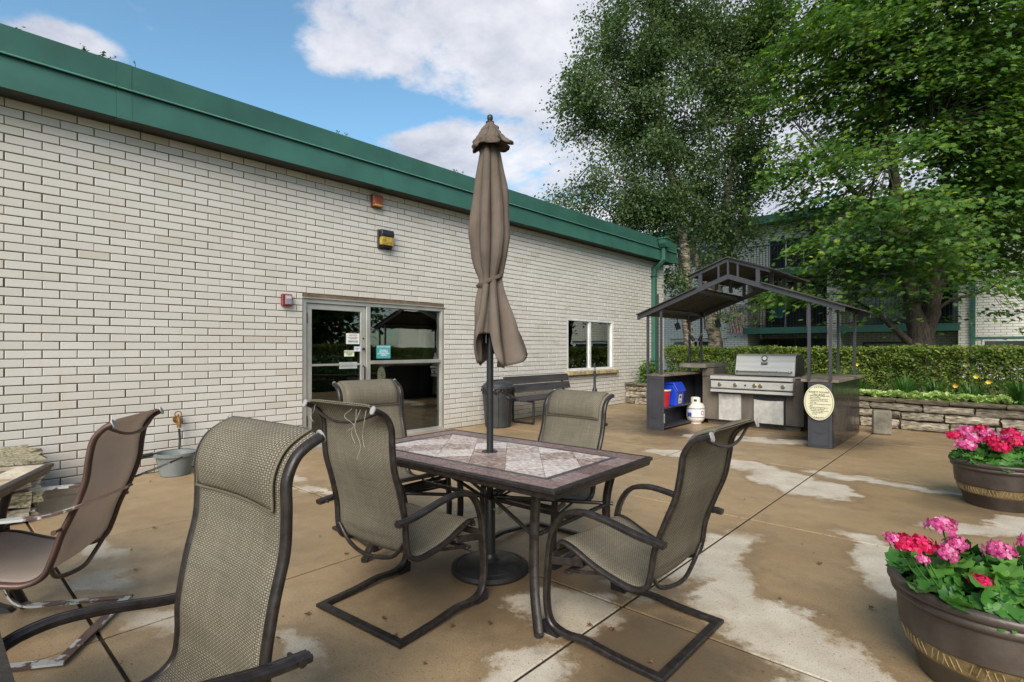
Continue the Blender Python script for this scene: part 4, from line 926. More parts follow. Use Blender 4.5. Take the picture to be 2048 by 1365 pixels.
# raised ridge roof
zc_ = .235
for y in (8.03, 9.955):
    for a, b in ((-3.52, OX), (OX, -2.36)):
        mb = hb(); slope(a, b, y, y+.03, zc_-.05, .05, mb); mb.build('ridge_beam', M_cab, hut)
for (a, b) in ((-3.56, OX), (OX, -2.32)):
    for k in range(npl):
        ya, yb = 7.99+(10.03-7.99)*k/npl, 7.99+(10.03-7.99)*(k+1)/npl-.006
        mb = hb(); slope(a, b, ya, yb, zc_+.003+.002*(k % 2), .014, mb); mb.build('ridge_board', M_roofu, hut)
for y in (8.045, 8.68, 9.32, 9.97):
    for x in (-3.36, -3.08, -2.94, -2.80, -2.52):
        if y not in (8.045, 9.97) and x not in (-3.36, -2.52): continue
        w_ = .055 if x in (-3.36, -2.52) else .026
        mb = hb(); mb.bar(hx(x, y, zr(x)-.002), hx(x, y, zr(x)+zc_-.045), w_, .026, up=(0, 1, 0)); mb.build('strut', M_cab, hut)
# oval rules plaque
pq = thing('oval_sign', 'cream oval grill rules sign with dark border on the right cabinet front', 'sign', (-1.748, 8.045, .61))
el = lambda a_, b_: [(a_*math.cos(t_), b_*math.sin(t_)) for t_ in np.linspace(0, 2*math.pi, 49)[:-1]]
cream = flatmat('cream_enamel', (.60, .57, .40), .4)
MB().prism(el(.178, .238), -.004, .006, 'y').build('plate', cream, pq)
ring = MB(); o_, i_ = el(.166, .226), el(.162, .222); ring.add([(a, -.0055, b) for a, b in o_+i_], [(k, (k+1) % 48, 48+(k+1) % 48, 48+k) for k in range(48)]); ink = flatmat('dark_ink', (.035, .05, .04), .6); ring.build('border_line', ink, pq, fix=False)
FM = lambda z: frame_M((0, -.0055, z), (1, 0, 0), (0, 0, 1))
text_mesh('BASSETT SQUARE', .030, ink, 'lettering', pq, FM(.135), bold=.0006)
text_mesh('GRILL RULES', .026, ink, 'lettering', pq, FM(.103), bold=.0005)
Lft = frame_M((-.125, -.0055, -.035), (1, 0, 0), (0, 0, 1))
text_mesh('\u2022 Clean the grill grates when\n   done cooking.\n\u2022 Wipe down the grill and\n   countertops when done\n   with use.\n\u2022 Turn off the propane to the\n   grill.\n\u2022 Dispose of all garbage in\n   the trash container.\n    \u2022 Replace the grill cover\n       once the grill is\n       cooled.', .0222, ink, 'lettering', pq, Lft, align='LEFT', bold=.0004)
for s in (1, -1):
    mb = MB(); 
    mb.add([(x*1.0, -.0055, s*(.198-abs(x)*.22+.012*(1 if k % 2 else 0))) for k, x in enumerate(np.linspace(-.055, .055, 9))]+[(x, -.0055, s*(.212-abs(x)*.22)) for x in np.linspace(-.055, .055, 9)], [(k, k+1, 10+k, 9+k) for k in range(8)])
    mb.build('scroll_ornament', ink, pq, fix=False)
# grill
gr = thing('gas_grill', 'stainless steel built-in gas grill with closed lid and two cabinet doors', 'grill', (-2.94, 9.3, .4))
def g_(x, y, z): return (x+2.94, y-9.3, z-.4)
def gb(mb, x0, x1, y0, y1, z0, z1): return mb.box(x0+2.94, x1+2.94, y0-9.3, y1-9.3, z0-.4, z1-.4)
mb = MB(); mb.prism([(9.275-9.3, .79-.4), (9.19-9.3, .775-.4), (9.19-9.3, .66-.4), (9.225-9.3, .645-.4), (9.275-9.3, .645-.4)], -3.655+2.94, -2.36+2.94, 'x'); mb.build('control_panel', M_steel, gr, bevel=.004)
mb = MB(); gb(mb, -3.66, -2.355, 9.16, 9.32, .80, .862); mb.build('front_ledge', M_steel, gr, bevel=.008)
mb = MB(); gb(mb, -3.66, -2.355, 9.17, 9.275, .585, .632); mb.build('drip_tray', M_steel, gr, bevel=.006)
lidp = [(9.24, .885), (9.232, .93), (9.30, 1.205), (9.36, 1.235), (9.66, 1.235), (9.78, 1.13), (9.80, .885)]
mb = MB(); mb.prism([(a-9.3, b-.4) for a, b in lidp], -3.26+2.94, -2.345+2.94, 'x'); lid = mb.build('lid', M_steel, gr, bevel=.006)
mb = MB(); mb.prism([(a-9.3, b-.4) for a, b in [(9.26, .885), (9.25, .93), (9.315, 1.20), (9.37, 1.225), (9.65, 1.225), (9.765, 1.125), (9.785, .885)]], -2.3445+2.94, -2.335+2.94, 'x'); mb.build('lid_side', M_black, gr)
mb = MB(); a = .955; mb.tube(fillet([g_(-3.22, 9.235, a), g_(-3.22, 9.17, a-.01), g_(-2.385, 9.17, a-.01), g_(-2.385, 9.235, a)], .04, 4), .014, 10); mb.build('lid_handle', mat('brushed_handle', (.30, .30, .30), .3, .9), gr, smooth=50)
gm = frame_M(g_(-2.80, 9.276, 1.165), (1, 0, 0), (0, .24, 1))
mb = MB(); mb.lathe([(.046, 0), (.046, .012), (.034, .016), (.034, .008), (.0, .008)], 24); o = mb.build('gauge_bezel', M_black, gr, smooth=40); o.data.transform(gm)
mb = MB(); mb.lathe([(.033, .0085), (.0, .010)], 24); o = mb.build('gauge_dial', flatmat('dial_white', (.7, .7, .68)), gr); o.data.transform(gm)
gm2 = frame_M(g_(-2.80, 9.255, 1.085), (1, 0, 0), (0, .24, 1))
mb = MB(); mb.box(-.048, .048, -.024, .024, 0, .004); o = mb.build('badge', flatmat('badge_grey', (.06, .06, .06)), gr); o.data.transform(gm2)
mb = MB()
for k in range(6): mb.box(-.036+k*.0125, -.027+k*.0125, .002, .016, .0042, .0046)
o = mb.build('badge_marks', flatmat('badge_letter', (.4, .4, .4)), gr); o.data.transform(gm2)
M_knob = mat('tarnished_knob', (.30, .25, .16), .35, .8, .2, 20)
for x in (-3.50, -3.24, -2.93, -2.84, -2.50):
    mb = MB(); mb.lathe([(.034, 0), (.034, .006), (.024, .01), (.022, .03), (.018, .034)], 18); mb.box(-.004, .004, -.02, .02, .034, .040); o = mb.build('knob', M_knob, gr, smooth=40); o.data.transform(frame_M(g_(x, 9.19, .715), (1, 0, 0), (0, 0, 1)))
mb = MB(); mb.lathe([(.016, 0), (.012, .012)], 12); o = mb.build('igniter', M_black, gr); o.data.transform(frame_M(g_(-3.08, 9.19, .715), (1, 0, 0), (0, 0, 1)))
mb = MB(); gb(mb, -3.56, -3.185, 9.296, 9.326, .10, .55); gb(mb, -3.56, -3.185, 9.28, 9.295, .525, .55); mb.build('cabinet_door', M_steel2, gr, bevel=.004)
mb = MB(); gb(mb, -2.985, -2.50, 9.306, 9.328, .075, .545); mb.build('door_frame', M_black, gr, bevel=.003)
mb = MB(); mb.prism([(x+2.94, z-.4) for x, z in [(-2.975, .10), (-2.52, .10), (-2.52, .485)]+[(-2.52-.455*k/8, .485-.014*math.sin(math.pi*k/8)) for k in range(1, 8)]+[(-2.975, .49)]], 9.285-9.3, 9.305-9.3, 'y'); mb.build('cabinet_door', M_steel2, gr, bevel=.003)
# propane, bins
pt = thing('propane_tank', 'white propane tank with blue and white label on the ground by the shelf', 'propane tank', (-4.02+.06, 9.27, 0))
M_pw = mat('tank_white', (.62, .61, .57), .45, 0, .1, 6)
MB().lathe([(.10, .0), (.105, .03), (.125, .04), (.15, .08), (.156, .11), (.156, .27), (.15, .31), (.125, .35), (.08, .372), (.03, .378)], 32).build('tank', M_pw, pt, smooth=50)
co_ = MB(); co_.lathe([(.083, .355), (.080, .455), (.074, .462), (.070, .455), (.073, .355)], 28, cap=False); co_.build('collar', M_pw, pt, smooth=40)
ang = math.atan2(-.72, .32)
def curved(name, r, a0, a1, z0, z1, m_):
    mb = MB(); n = 14; mb.add([(r*math.cos(a0+(a1-a0)*k/n), r*math.sin(a0+(a1-a0)*k/n), z) for z in (z0, z1) for k in range(n+1)], [(k, k+1, n+2+k, n+1+k) for k in range(n)]); return mb.build(name, m_, pt, smooth=60, fix=False)
curved('label', .1572, ang-1.3, ang+1.3, .115, .275, flatmat('label_white2', (.66, .66, .68)))
curved('label_stripe', .1580, ang-1.3, ang+1.3, .263, .275, flatmat('label_blue', (.03, .045, .24)))
curved('label_stripe', .1580, ang-1.3, ang+1.3, .115, .125, flatmat('label_red', (.30, .03, .08)))
curved('label_panel', .1582, ang-1.05, ang-.45, .13, .20, flatmat('label_blue2', (.03, .06, .30)))
curved('label_ring', .1584, ang+.62, ang+1.02, .16, .23, flatmat('label_red2', (.42, .06, .10)))
curved('label_fill', .1588, ang+.70, ang+.94, .172, .218, flatmat('label_white3', (.66, .66, .68)))
curved('collar_slot', .0842, ang-.35, ang+.25, .39, .43, M_black)
mb = MB(); mb.tube([(0, 0, .375), (0, 0, .43)], .016, 8); mb.tube([(0, 0, .43), (0, 0, .445)], .028, 10); mb.build('valve', M_knob, pt, smooth=40)
bb = thing('blue_bin', 'bright blue plastic bin with slanted lid on the shelf of the left cabinet', 'bin', (-4.02, 8.52, .372))
M_blue = mat('blue_plastic', (.01, .045, .46), .35, 0, .12, 5)
MB().prism([(-.15, 0), (.10, 0), (.13, .24), (.06, .36), (-.15, .36)], -.15, .15, 'y').build('body', M_blue, bb, bevel=.012)
MB().prism([(-.155, .362), (.065, .362), (.145, .235), (.155, .25), (.075, .39), (-.155, .39)], -.162, .162, 'y').build('lid', M_blue, bb, bevel=.006)
lb = MB(); lb.add([(.108, -.06, .04), (.108, .06, .04), (.127, .06, .19), (.127, -.06, .19)], [(0, 1, 2, 3)]); lb.build('label', flatmat('bin_label', (.58, .58, .52)), bb, fix=False)
lb = MB(); lb.add([(.1125, -.03, .06), (.1125, .03, .06), (.1165, .0, .10)], [(0, 1, 2)]); lb.add([(.121, -.04, .13), (.121, .04, .13), (.1265, .03, .17), (.1265, -.03, .17)], [(0, 1, 2, 3)]); lb.build('label_print', M_black, bb, fix=False)
rb = thing('red_bucket', 'red plastic pail beside the blue bin on the left cabinet shelf', 'bucket', (-4.06, 8.24, .372))
M_red = mat('red_plastic', (.33, .012, .022), .35, 0, .12, 5)
MB().lathe([(.085, 0), (.11, .27), (.10, .27), (.08, .01)], 24).build('tub', M_red, rb, smooth=40)
MB().lathe([(.113, .255), (.120, .26), (.120, .28), (.10, .282)], 24, cap=False).build('rim', flatmat('pale_rim', (.5, .45, .45)), rb, smooth=40)
# hanging tools
def tool(x, y, z, l, kind, lab):
    t_ = thing('grill_tool', lab, 'grill tool', (x, y, z), group='grill tools hanging under the shelter roof')
    if kind == 'spat':
        mb = MB(); mb.tube(spline([(0, 0, 0), (.0, 0, -l*.3), (.01, 0, -l*.45), (-.01, 0, -l*.6)], 4), .008, 6); mb.build('handle', M_black, t_)
        mb = MB(); mb.bar((-.01, 0, -l*.58), (.03, 0, -l), .09, .012, up=(0, 1, 0)); mb.build('blade', M_black, t_)
    else:
        for s in (-1, 1):
            mb = MB(); mb.tube([(s*.01*0+s*.14, 0, 0), (s*.155, 0, -l*.6)], .011, 6); mb.build('handle', M_black, t_)
            mb = MB(); mb.tube([(s*.155, 0, -l*.6), (s*.06, 0, -l*.85)], .005, 5); mb.build('wire_arm', M_steel, t_); mb = MB(); mb.tube([(s*.10, 0, -l*.80), (s*.05, 0, -l)], .03, 8); mb.build('basket_end', M_black, t_, smooth=50)
tool(-4.18, 9.0, 1.93, .27, 'spat', 'black spatula hanging leftmost under the shelter roof')
tool(-3.98, 9.35, 1.96, .50, 'tong', 'pair of long black tongs with round ends hanging under the shelter roof')
tool(-3.66, 9.5, 2.03, .33, 'spat', 'black spatula hanging to the right of the tongs under the shelter roof')
# stone block
sb = MB(); sb.prism([(-.14, -.10), (.10, -.12), (.13, .10), (-.13, .12)], 0, .37, 'z')
o = sb.build('stone_block', mat('grey_block', (.17, .155, .12), .85, 0, .3, 6, 6, .6, 40), bevel=.02, loc=(-1.30, 10.03, 0), rz=.25); tag(o, 'upright grey stone block on the patio in front of the low stone wall', 'stone block')

# ------------------------------------------------------------------ low dry-stone garden wall
def stone_mesh(seed, nx=5, ny=3, nz=3, rough=.055, fl=.0):
    rr = random.Random(seed); import bmesh
    bm = bmesh.new(); bmesh.ops.create_cube(bm, size=1); bmesh.ops.subdivide_edges(bm, edges=bm.edges, cuts=2, use_grid_fill=True)
    for v in bm.verts:
        p = v.co.copy(); q = Vector((rr.random()*0+p.x*3+seed*7, p.y*3, p.z*3))
        e = 1-.10*((abs(p.x) > .49)+(abs(p.y) > .49)+(abs(p.z) > .49) > 1)
        v.co = Vector((p.x*(1-.04*(e < 1)), p.y*e, p.z*e)) + Vector((rr.uniform(-.03, .03), rr.uniform(-1, 1)*rough*1.8, rr.uniform(-1, 1)*rough*1.5))
    me = bpy.data.meshes.new('stone'); bm.to_mesh(me); bm.free(); me.shade_smooth(); me.set_sharp_from_angle(angle=rad(38)); return me
SM = [stone_mesh(k) for k in range(10)]
for m_ in SM: m_.materials.append(M_stone)
SMC = [stone_mesh(k+20, rough=.05) for k in range(6)]
for m_ in SMC: m_.materials.append(M_cap)
SMM = [stone_mesh(k+30, rough=.09) for k in range(5)]
for m_ in SMM: m_.materials.append(M_mossy)
def stone_run(parent, a, b, z0, hs, depth=.26, lmin=.3, lmax=.75, sets=None, seed=1):
    rr = random.Random(seed); A, B = Vector(a), Vector(b); L = (B-A).length; d = (B-A)/L; ang = math.atan2(d.y, d.x); z = z0
    for r_, h in enumerate(hs):
        s = -rr.uniform(0, .3); st_ = (sets[r_] if sets else SM)
        while s < L:
            l = rr.uniform(lmin, lmax); s0, s1 = max(s, 0), min(s+l, L)
            if s1-s0 > .08:
                o = link('stone', rr.choice(st_)); p = A + d*((s0+s1)/2); pr = rr.uniform(-.018, .022) + (.03 if r_ == len(hs)-1 else 0)
                nv = Vector((d.y, -d.x, 0))
                o.location = (p.x+nv.x*(pr-depth/2), p.y+nv.y*(pr-depth/2), z+h/2+.0); o.scale = (s1-s0-.006, depth, h*rr.uniform(.93, 1.0)-.006); o.rotation_euler = (0, rr.uniform(-.012, .012), ang)
                o.parent = parent
            s += l
        z += h
w1 = thing('stone_wall', 'low wall of stacked weathered limestone along the back of the patio', 'wall', (0, 0, 0))
w1b = MB(); w1b.prism([(-6.69, wall_y(-6.69)+.05), (1.45, wall_y(1.45)+.05), (1.45, wall_y(1.45)+.2), (-6.69, wall_y(-6.69)+.2)], -.02, .40, 'z'); w1b.build('core', M_soil, w1)
stone_run(w1, (-6.67, wall_y(-6.67), 0), (1.5, wall_y(1.5), 0), 0, (.165, .135, .13, .075), sets=[SM, SM, SM, SMC], seed=4)
w2 = thing('stone_wall', 'same low limestone wall turning toward the viewer on the right side of the patio', 'wall', (0, 0, 0))
w2['label'] = 'low stone wall along the right side of the patio, seen mirrored in the door glass'
stone_run(w2, (1.5, wall_y(1.5), 0), (2.05, 9.3, 0), 0, (.165, .135, .13, .075), sets=[SM, SM, SM, SMC], seed=6)
stone_run(w2, (2.05, 9.3, 0), (2.1, -2.5, 0), 0, (.165, .135, .13, .075), sets=[SM, SM, SM, SMC], seed=5, lmin=.45, lmax=.95)
MB().box(2.15, 2.3, -2.5, 9.3, -.02, .40).build('core', M_soil, w2)
w3 = thing('stone_planter', 'rough mossy limestone planter corner behind the sandy tiled table', 'planter', (0, 0, 0))
MB().box(-6.68, -5.62, -1.5, .50, 0, .40).build('core', M_soil, w3)
stone_run(w3, (-5.50, -1.5, 0), (-5.46, .60, 0), 0, (.115, .125, .12, .09), depth=.36, lmin=.35, lmax=.8, sets=[SM, SMM, SM, SMM], seed=7)
stone_run(w3, (-5.50, .66, 0), (-6.67, .68, 0), 0, (.115, .125, .12, .09), depth=.34, lmin=.3, lmax=.6, sets=[SM, SMM, SM, SMM], seed=8)
# ------------------------------------------------------------------ apartment building across the garden
M_far = bpy.data.materials.new('far_white_brick'); M_far.use_nodes = True; t = NT(M_far.node_tree)
bt = t.new('ShaderNodeTexBrick'); cx = t.new('ShaderNodeCombineXYZ'); sp_ = t.new('ShaderNodeSeparateXYZ'); t.put(sp_.inputs[0], t.new('ShaderNodeNewGeometry').outputs['Position'])
t.put(cx.inputs[0], t.math('ADD', sp_.outputs[0], sp_.outputs[1])); t.put(cx.inputs[1], sp_.outputs[2]); t.put(bt.inputs['Vector'], cx.outputs[0])
for k_, v_ in (('Color1', (.76, .735, .69, 1)), ('Color2', (.82, .80, .76, 1)), ('Mortar', (.24, .21, .17, 1)), ('Scale', 1.), ('Mortar Size', .007), ('Brick Width', .262), ('Row Height', .082), ('Mortar Smooth', .1)): bt.inputs[k_].default_value = v_
gr_ = t.noise(t.new('ShaderNodeNewGeometry').outputs['Position'], .5, 5); t.put(t.n['Principled BSDF'].inputs['Base Color'], t.mix(t.rng(gr_, .45, .75, 0, .4), bt.outputs[0], (.44, .38, .30, 1)))
t.n['Principled BSDF'].inputs['Roughness'].default_value = .7; t.put(t.n['Principled BSDF'].inputs['Normal'], t.bump(t.math('SUBTRACT', 1., bt.outputs[1]), .6, .008))
FY = 21.5
ap = thing('apartment_building', 'three storey white brick apartment building with green balconies behind the trees', 'building', (0, 0, 0))
mb = MB()
mb.box(-26, -7.12, FY, FY+.3, .3, 5.95)
mb.box(-4.42, -4.0, FY, FY+1.6, .3, 5.95)
mb.box(-.85, 16, FY, FY+.3, .3, 5.95)
mb.box(-7.12, -4.42, FY+1.6, FY+1.9, .3, 5.95); mb.box(-4.0, -.85, FY+1.6, FY+1.9, .3, 5.95)
mb.box(-7.42, -7.121, FY+.3, FY+1.6, .3, 5.95); mb.box(-.849, -.55, FY+.3, FY+1.6, .3, 5.95)
mb.box(-7.12, -4.42, FY+.002, FY+.3, 4.205, 5.95); mb.box(-4.0, -.85, FY+.002, FY+.3, 4.205, 5.95)
mb.build('wall', M_far, ap)
MB().box(-26.5, 16.5, FY-.1, FY+14, 5.951, 5.97).build('soffit', M_soffit, ap)
M_gr2 = mat('pale_green_metal', (.045, .15, .12), .45, 0, .1, 1)
mb = MB(); mb.box(-26.6, 16.6, FY-.62, FY-.58, 5.93, 6.22); mb.box(-26.6, 16.6, FY-.58, FY+14, 6.14, 6.20); mb.box(-26.6, 16.6, FY-.58, FY+.0, 5.952, 5.968); mb.build('fascia', M_gr2, ap)
M_bglass = mat('dark_window', (.03, .035, .038), .08, 0, .3, 1)
def balcony(x0, x1, z, rail=True):
    b_ = MB().box(x0-.0, x1+.0, FY-.32, FY+1.598, z-.2, z-.02).build('balcony_floor', M_concrete_dk, ap)
    MB().box(x0-.06, x1+.06, FY-.36, FY-.322, z-.23, z+.0).build('balcony_band', M_gr2, ap)
    if rail:
        mb = MB(); mb.box(x0, x1, FY-.30, FY-.27, z+.92, z+.955); mb.box(x0, x1, FY-.30, FY-.27, z+.06, z+.085)
        k = x0
        while k < x1: mb.box(k-.007, k+.007, FY-.292, FY-.278, z, z+.93); k += .105
        mb.build('railing', M_black, ap)
for x0, x1 in ((-7.11, -4.43), (-3.99, -.86)):
    balcony(x0, x1, 2.10); balcony(x0, x1, 4.22)
def fwin(x0, x1, z0, z1, n=2, y=None, fm=M_white):
    y = FY if y is None else y
    f_ = MB(); w = .055; f_.box(x0, x1, y-.03, y+.02, z1-w, z1); f_.box(x0, x1, y-.03, y+.02, z0, z0+w)
    for k in range(n+1): xx = x0+(x1-x0-w)*k/n; f_.box(xx, xx+w, y-.03, y+.02, z0+w, z1-w)
    f_ = f_.build('window', fm, ap)
    for k in range(n): xx = x0+(x1-x0-w)*k/n; MB().box(xx+w, xx+(x1-x0-w)/n, y-.008, y-.002, z0+w, z1-w).build('pane', M_bglass, f_)
fwin(-10.15, -8.0, .7, 1.66); fwin(-9.9, -8.2, 2.70, 3.9)
MB().box(-10.3, -7.9, FY-.05, FY-.002, 2.60, 2.66).box(-10.3, -7.9, FY-.05, FY-.002, 1.70, 1.74).build('lintel', mat('tan_sill', (.33, .25, .16), .8), ap)
fwin(-.3, 1.7, .7, 1.60); MB().box(-.45, 1.85, FY-.06, FY-.002, 1.62, 1.68).build('lintel', M_gr2, ap)
fwin(-6.35, -4.55, 4.24, 5.40, 3, FY-.005); fwin(-3.6, -1.4, 4.24, 5.40, 3, FY-.005)
fwin(-7.0, -4.6, 2.10, 4.0, 3, FY+1.59); fwin(-3.9, -1.0, 2.10, 4.0, 3, FY+1.59)
fwin(-7.0, -4.5, .5, 1.70, 4, FY+1.2, M_alu_dk); fwin(-3.6, -1.9, .5, 1.55, 2, FY+1.58, M_alu_dk)
fwin(-22, -20, 2.7, 3.9); fwin(-15, -13, 2.7, 3.9); fwin(-15, -13, 4.5, 5.5); fwin(-10, -8.2, 4.6, 5.5); fwin(3.5, 5.5, 2.7, 3.9)
mb = MB(); mb.bar((-.5, FY-.07, .4), (-.5, FY-.07, 5.95), .10, .08, up=(0, 1, 0)); mb.build('downspout', M_gr2, ap)
# flag, baskets, balcony chair
fl_ = thing('flag', 'red and white striped flag hanging on the far brick wall beside the left balcony', 'flag', (-7.42, FY-.36, 2.95))
mr, mw, mbl = flatmat('flag_red', (.36, .05, .07)), flatmat('flag_white', (.62, .58, .58)), flatmat('flag_blue', (.14, .13, .22))
me = bpy.data.meshes.new('cloth'); nx_, nz_ = 13, 18; vs_ = [( -.26+.52*i/nx_+.03*math.sin(j*.5), .05*math.sin(i*1.1+j*.25), -1.05*j/nz_) for j in range(nz_+1) for i in range(nx_+1)]
fs_ = [(j*(nx_+1)+i, j*(nx_+1)+i+1, (j+1)*(nx_+1)+i+1, (j+1)*(nx_+1)+i) for j in range(nz_) for i in range(nx_)]
me.from_pydata(vs_, [], fs_); [me.materials.append(x) for x in (mr, mw, mbl)]
for p in me.polygons: j, i = divmod(p.index, nx_); p.material_index = 2 if (i > 7 and j < 5) else i % 2
me.shade_smooth(); link('cloth', me, None, fl_)
mb = MB(); mb.tube([(-.30, .0, .0), (.32, 0, .02)], .012, 6); mb.tube([(.30, 0, .0), (.34, .35, -.3)], .012, 6); mb.build('pole', M_alu, fl_)
M_leafd = leafmat('basket_leaf', [(0, (.03, .07, .02)), (1, (.06, .13, .03))])
def basket(x, z, col, lab):
    t_ = thing('hanging_basket', lab, 'hanging basket', (x, FY-.42, z))
    MB().lathe([(.03, -.14), (.11, -.10), (.14, 0), (.13, 0)], 14).build('pot', M_black, t_, smooth=50)
    mb = MB(); [mb.tube([(.12*math.cos(a), .12*math.sin(a), 0), (0, 0, .45)], .003, 4) for a in (0, 2.1, 4.2)]; mb.build('wires', M_black, t_)
    P = NP.normal(0, .11, (160, 3)); P[:, 2] = abs(P[:, 2])*.9; V, k_, f_ = leaf_verts(P, .05, 'oval', tilt=.9); npmesh('leaves', V, k_, f_, M_leafd, t_)['kind'] = 'stuff'
    P = NP.normal(0, .12, (70, 3)); P[:, 2] = abs(P[:, 2])+.06; V, k_, f_ = leaf_verts(P, .055, 'oval', tilt=.9); npmesh('blossoms', V, k_, f_, flatmat('blossom', col, .6), t_)['kind'] = 'stuff'
basket(-6.15, 2.93, (.55, .02, .01), 'hanging basket of red flowers on the middle balcony')
basket(-6.75, 3.15, (.50, .10, .02), 'hanging basket of orange flowers at the left end of the middle balcony')
basket(-5.5, 3.2, (.55, .42, .02), 'hanging basket of yellow flowers on the middle balcony')
bc = thing('balcony_chair', 'small teal chair behind the railing of the left middle balcony', 'chair', (-6.2, FY+.4, 2.10))
MB().box(-.25, .25, -.25, .25, .36, .42).build('seat', mat('teal', (.02, .13, .13), .5), bc); MB().box(-.25, .25, .22, .27, .42, .85).build('backrest', mat('teal2', (.02, .13, .13), .5), bc)
mb = MB(); [mb.box(a-.015, a+.015, b_-.015, b_+.015, 0, .36) for a in (-.22, .22) for b_ in (-.22, .22)]; mb.build('legs', M_black, bc)

# ------------------------------------------------------------------ trees
def PW(px, py, d):
    r = (px-1024)/1074*d; f = Vector((-math.sin(YAW), math.cos(YAW), 0)); s = Vector((math.cos(YAW), math.sin(YAW), 0))
    p = f*d + s*r; return Vector((p.x, p.y, 1.33-(py-697)/1074*d))
def barkmat(name, c1, c2, hor):
    m = bpy.data.materials.new(name); m.use_nodes = True; t = NT(m.node_tree); b = t.n['Principled BSDF']; co = t.new('ShaderNodeNewGeometry').outputs['Position']
    n = t.noise(t.vmath('MULTIPLY', co, (1, 1, 4.) if hor else (1.6, 1.6, .35)), 4.5 if hor else 9, 6, .65, dist=.8)
    k = t.mix(t.rng(n, .42, .58), c4(c1), c4(c2)); t.put(b.inputs['Base Color'], k); b.inputs['Roughness'].default_value = .9
    t.put(b.inputs['Normal'], t.bump(n, .9, .03)); return m
M_birch = barkmat('birch_bark', (.045, .034, .026), (.30, .245, .19), True)
M_bark = barkmat('dark_bark', (.028, .022, .017), (.075, .058, .045), False)
def rot_mean(v, a): return v
def tree(name, label, trunks, blobs, nclus, nleaf, lsize, shape, lm, bm_, spread, droop=.0, flatn=.5, tilt=.55, seed=1, hollow=.35, limbs=26, sub=True, group=None, base=None):
    rr = random.Random(seed); rg = np.random.default_rng(seed)
    base = trunks[0][0][0]; tt = thing(name, label, 'tree', tuple(base), group=group)
    B = Vector(base); tk = MB(); tp = []
    for pts in trunks:
        ps = spline([Vector(p)-B for p, r in pts], 5); rs = np.interp(np.linspace(0, len(pts)-1, len(ps)), range(len(pts)), [r for p, r in pts])
        ps = [p+Vector((rr.uniform(-1, 1), rr.uniform(-1, 1), 0))*float(r)*.25 for p, r in zip(ps, rs)]
        tk.tube(ps, 1, 9, taper=[float(r) for r in rs]); tp += [(p, float(r)) for p, r in zip(ps, rs)]
    vol = [b[1].x*b[1].y*b[1].z for b in blobs]; cum = np.cumsum(vol)/sum(vol)
    cl = []; tries = 0
    while len(cl) < nclus and tries < nclus*30:
        tries += 1
        c, r = blobs[int(np.searchsorted(cum, rr.random()))]
        q = Vector((rr.gauss(0, 1), rr.gauss(0, 1), rr.gauss(0, 1))).normalized()*(rr.random()**hollow)
        p = Vector((c.x+q.x*r.x, c.y+q.y*r.y, c.z+q.z*r.z))
        if mnoise.noise(p*1.0+Vector((seed*3.1, 0, 0)))*.5+.5 < .40+.16*rr.random(): continue
        if p.z < 1.5: continue
        cl.append(p-B)
    # limbs reach cluster seeds, twigs join clusters to limbs
    lp = list(tp); st = rr.sample(cl, min(limbs, len(cl)))
    lb = MB()
    for s_ in st:
        src = min([q for q in tp if q[0].z < s_.z+.3 and q[0].z > 1.0] or tp, key=lambda q: (q[0]-s_).length + abs(q[0].z-(s_.z-(Vector((q[0].x-s_.x, q[0].y-s_.y)).length)*.5))*.8)
        a = src[0]; mid = (a+s_)/2 + Vector((rr.uniform(-.3, .3), rr.uniform(-.3, .3), rr.uniform(.0, .5)))
        ps = spline([a, a*.65+mid*.35+Vector((0, 0, .12)), mid, mid*.4+s_*.6+Vector((0, 0, .1)), s_], 3)
        r0 = min(src[1]*.5, .015*(a-s_).length+.02); rs = np.linspace(r0, .008, len(ps)); lb.tube(ps, 1, 6, taper=[float(x) for x in rs], cap=False)
        lp += [(p, .02) for p in ps[3:]]
    arr = np.array([tuple(p[0]) for p in lp])
    for c in cl:
        dd = ((arr-np.array(tuple(c)))**2).sum(1); j = int(dd.argmin()); a = Vector(arr[j]); L = (a-c).length
        if L > .1: lb.tube([a, (a+c)/2+Vector((0, 0, .06*L)), c], 1, 4, taper=[.006+.004*L, .008, .003], cap=False)
    tk.build('trunk', bm_, tt, smooth=60, fix=False); lb.build('limbs', M_bark, tt, smooth=60, fix=False)
    CC = np.array([tuple(c) for c in cl]); N = len(CC)*nleaf
    off = np.clip(rg.normal(0, 1, (N, 3)), -2.1, 2.1); R_ = spread*(.6+.8*rg.random((len(CC), 1))); RR = np.repeat(R_, nleaf, 0)
    # each cluster is a flattened spray sloping outwards and down
    out = CC - np.array(tuple(sum(cl, Vector())/len(cl))); out[:, 2] = 0; out /= np.linalg.norm(out, axis=1)[:, None]+1e-6; out = np.repeat(out, nleaf, 0)
    P = np.repeat(CC, nleaf, 0) + off*RR*np.array([1, 1, flatn])
    P[:, 2] -= droop*((off**2)[:, :2].sum(1))*RR[:, 0]*.5 + .35*(off*out).sum(1)*RR[:, 0]*(.6 if flatn < .5 else .2)
    nr = np.tile(np.array([0, 0, 1.]), (N, 1)) + out*.55
    V, k, f = leaf_verts(P, lsize, shape, nr, tilt, rg, droop=.6); o = npmesh('crown', V, k, f, lm, tt); o['kind'] = 'stuff'
    return tt
def BL(l): return [(PW(px, py, d), Vector((rx*d/1074, dep, ry*d/1074))) for px, py, rx, ry, d, dep in l]
M_lb = leafmat('birch_leaf', [(0, (.050, .094, .036)), (.5, (.095, .155, .055)), (1, (.18, .24, .09))], .35, .55, spray=2.0)
M_lm = leafmat('maple_leaf', [(0, (.046, .112, .028)), (.42, (.086, .180, .036)), (.68, (.18, .29, .042)), (1, (.38, .45, .07))], .45, .55, spray=2.2)
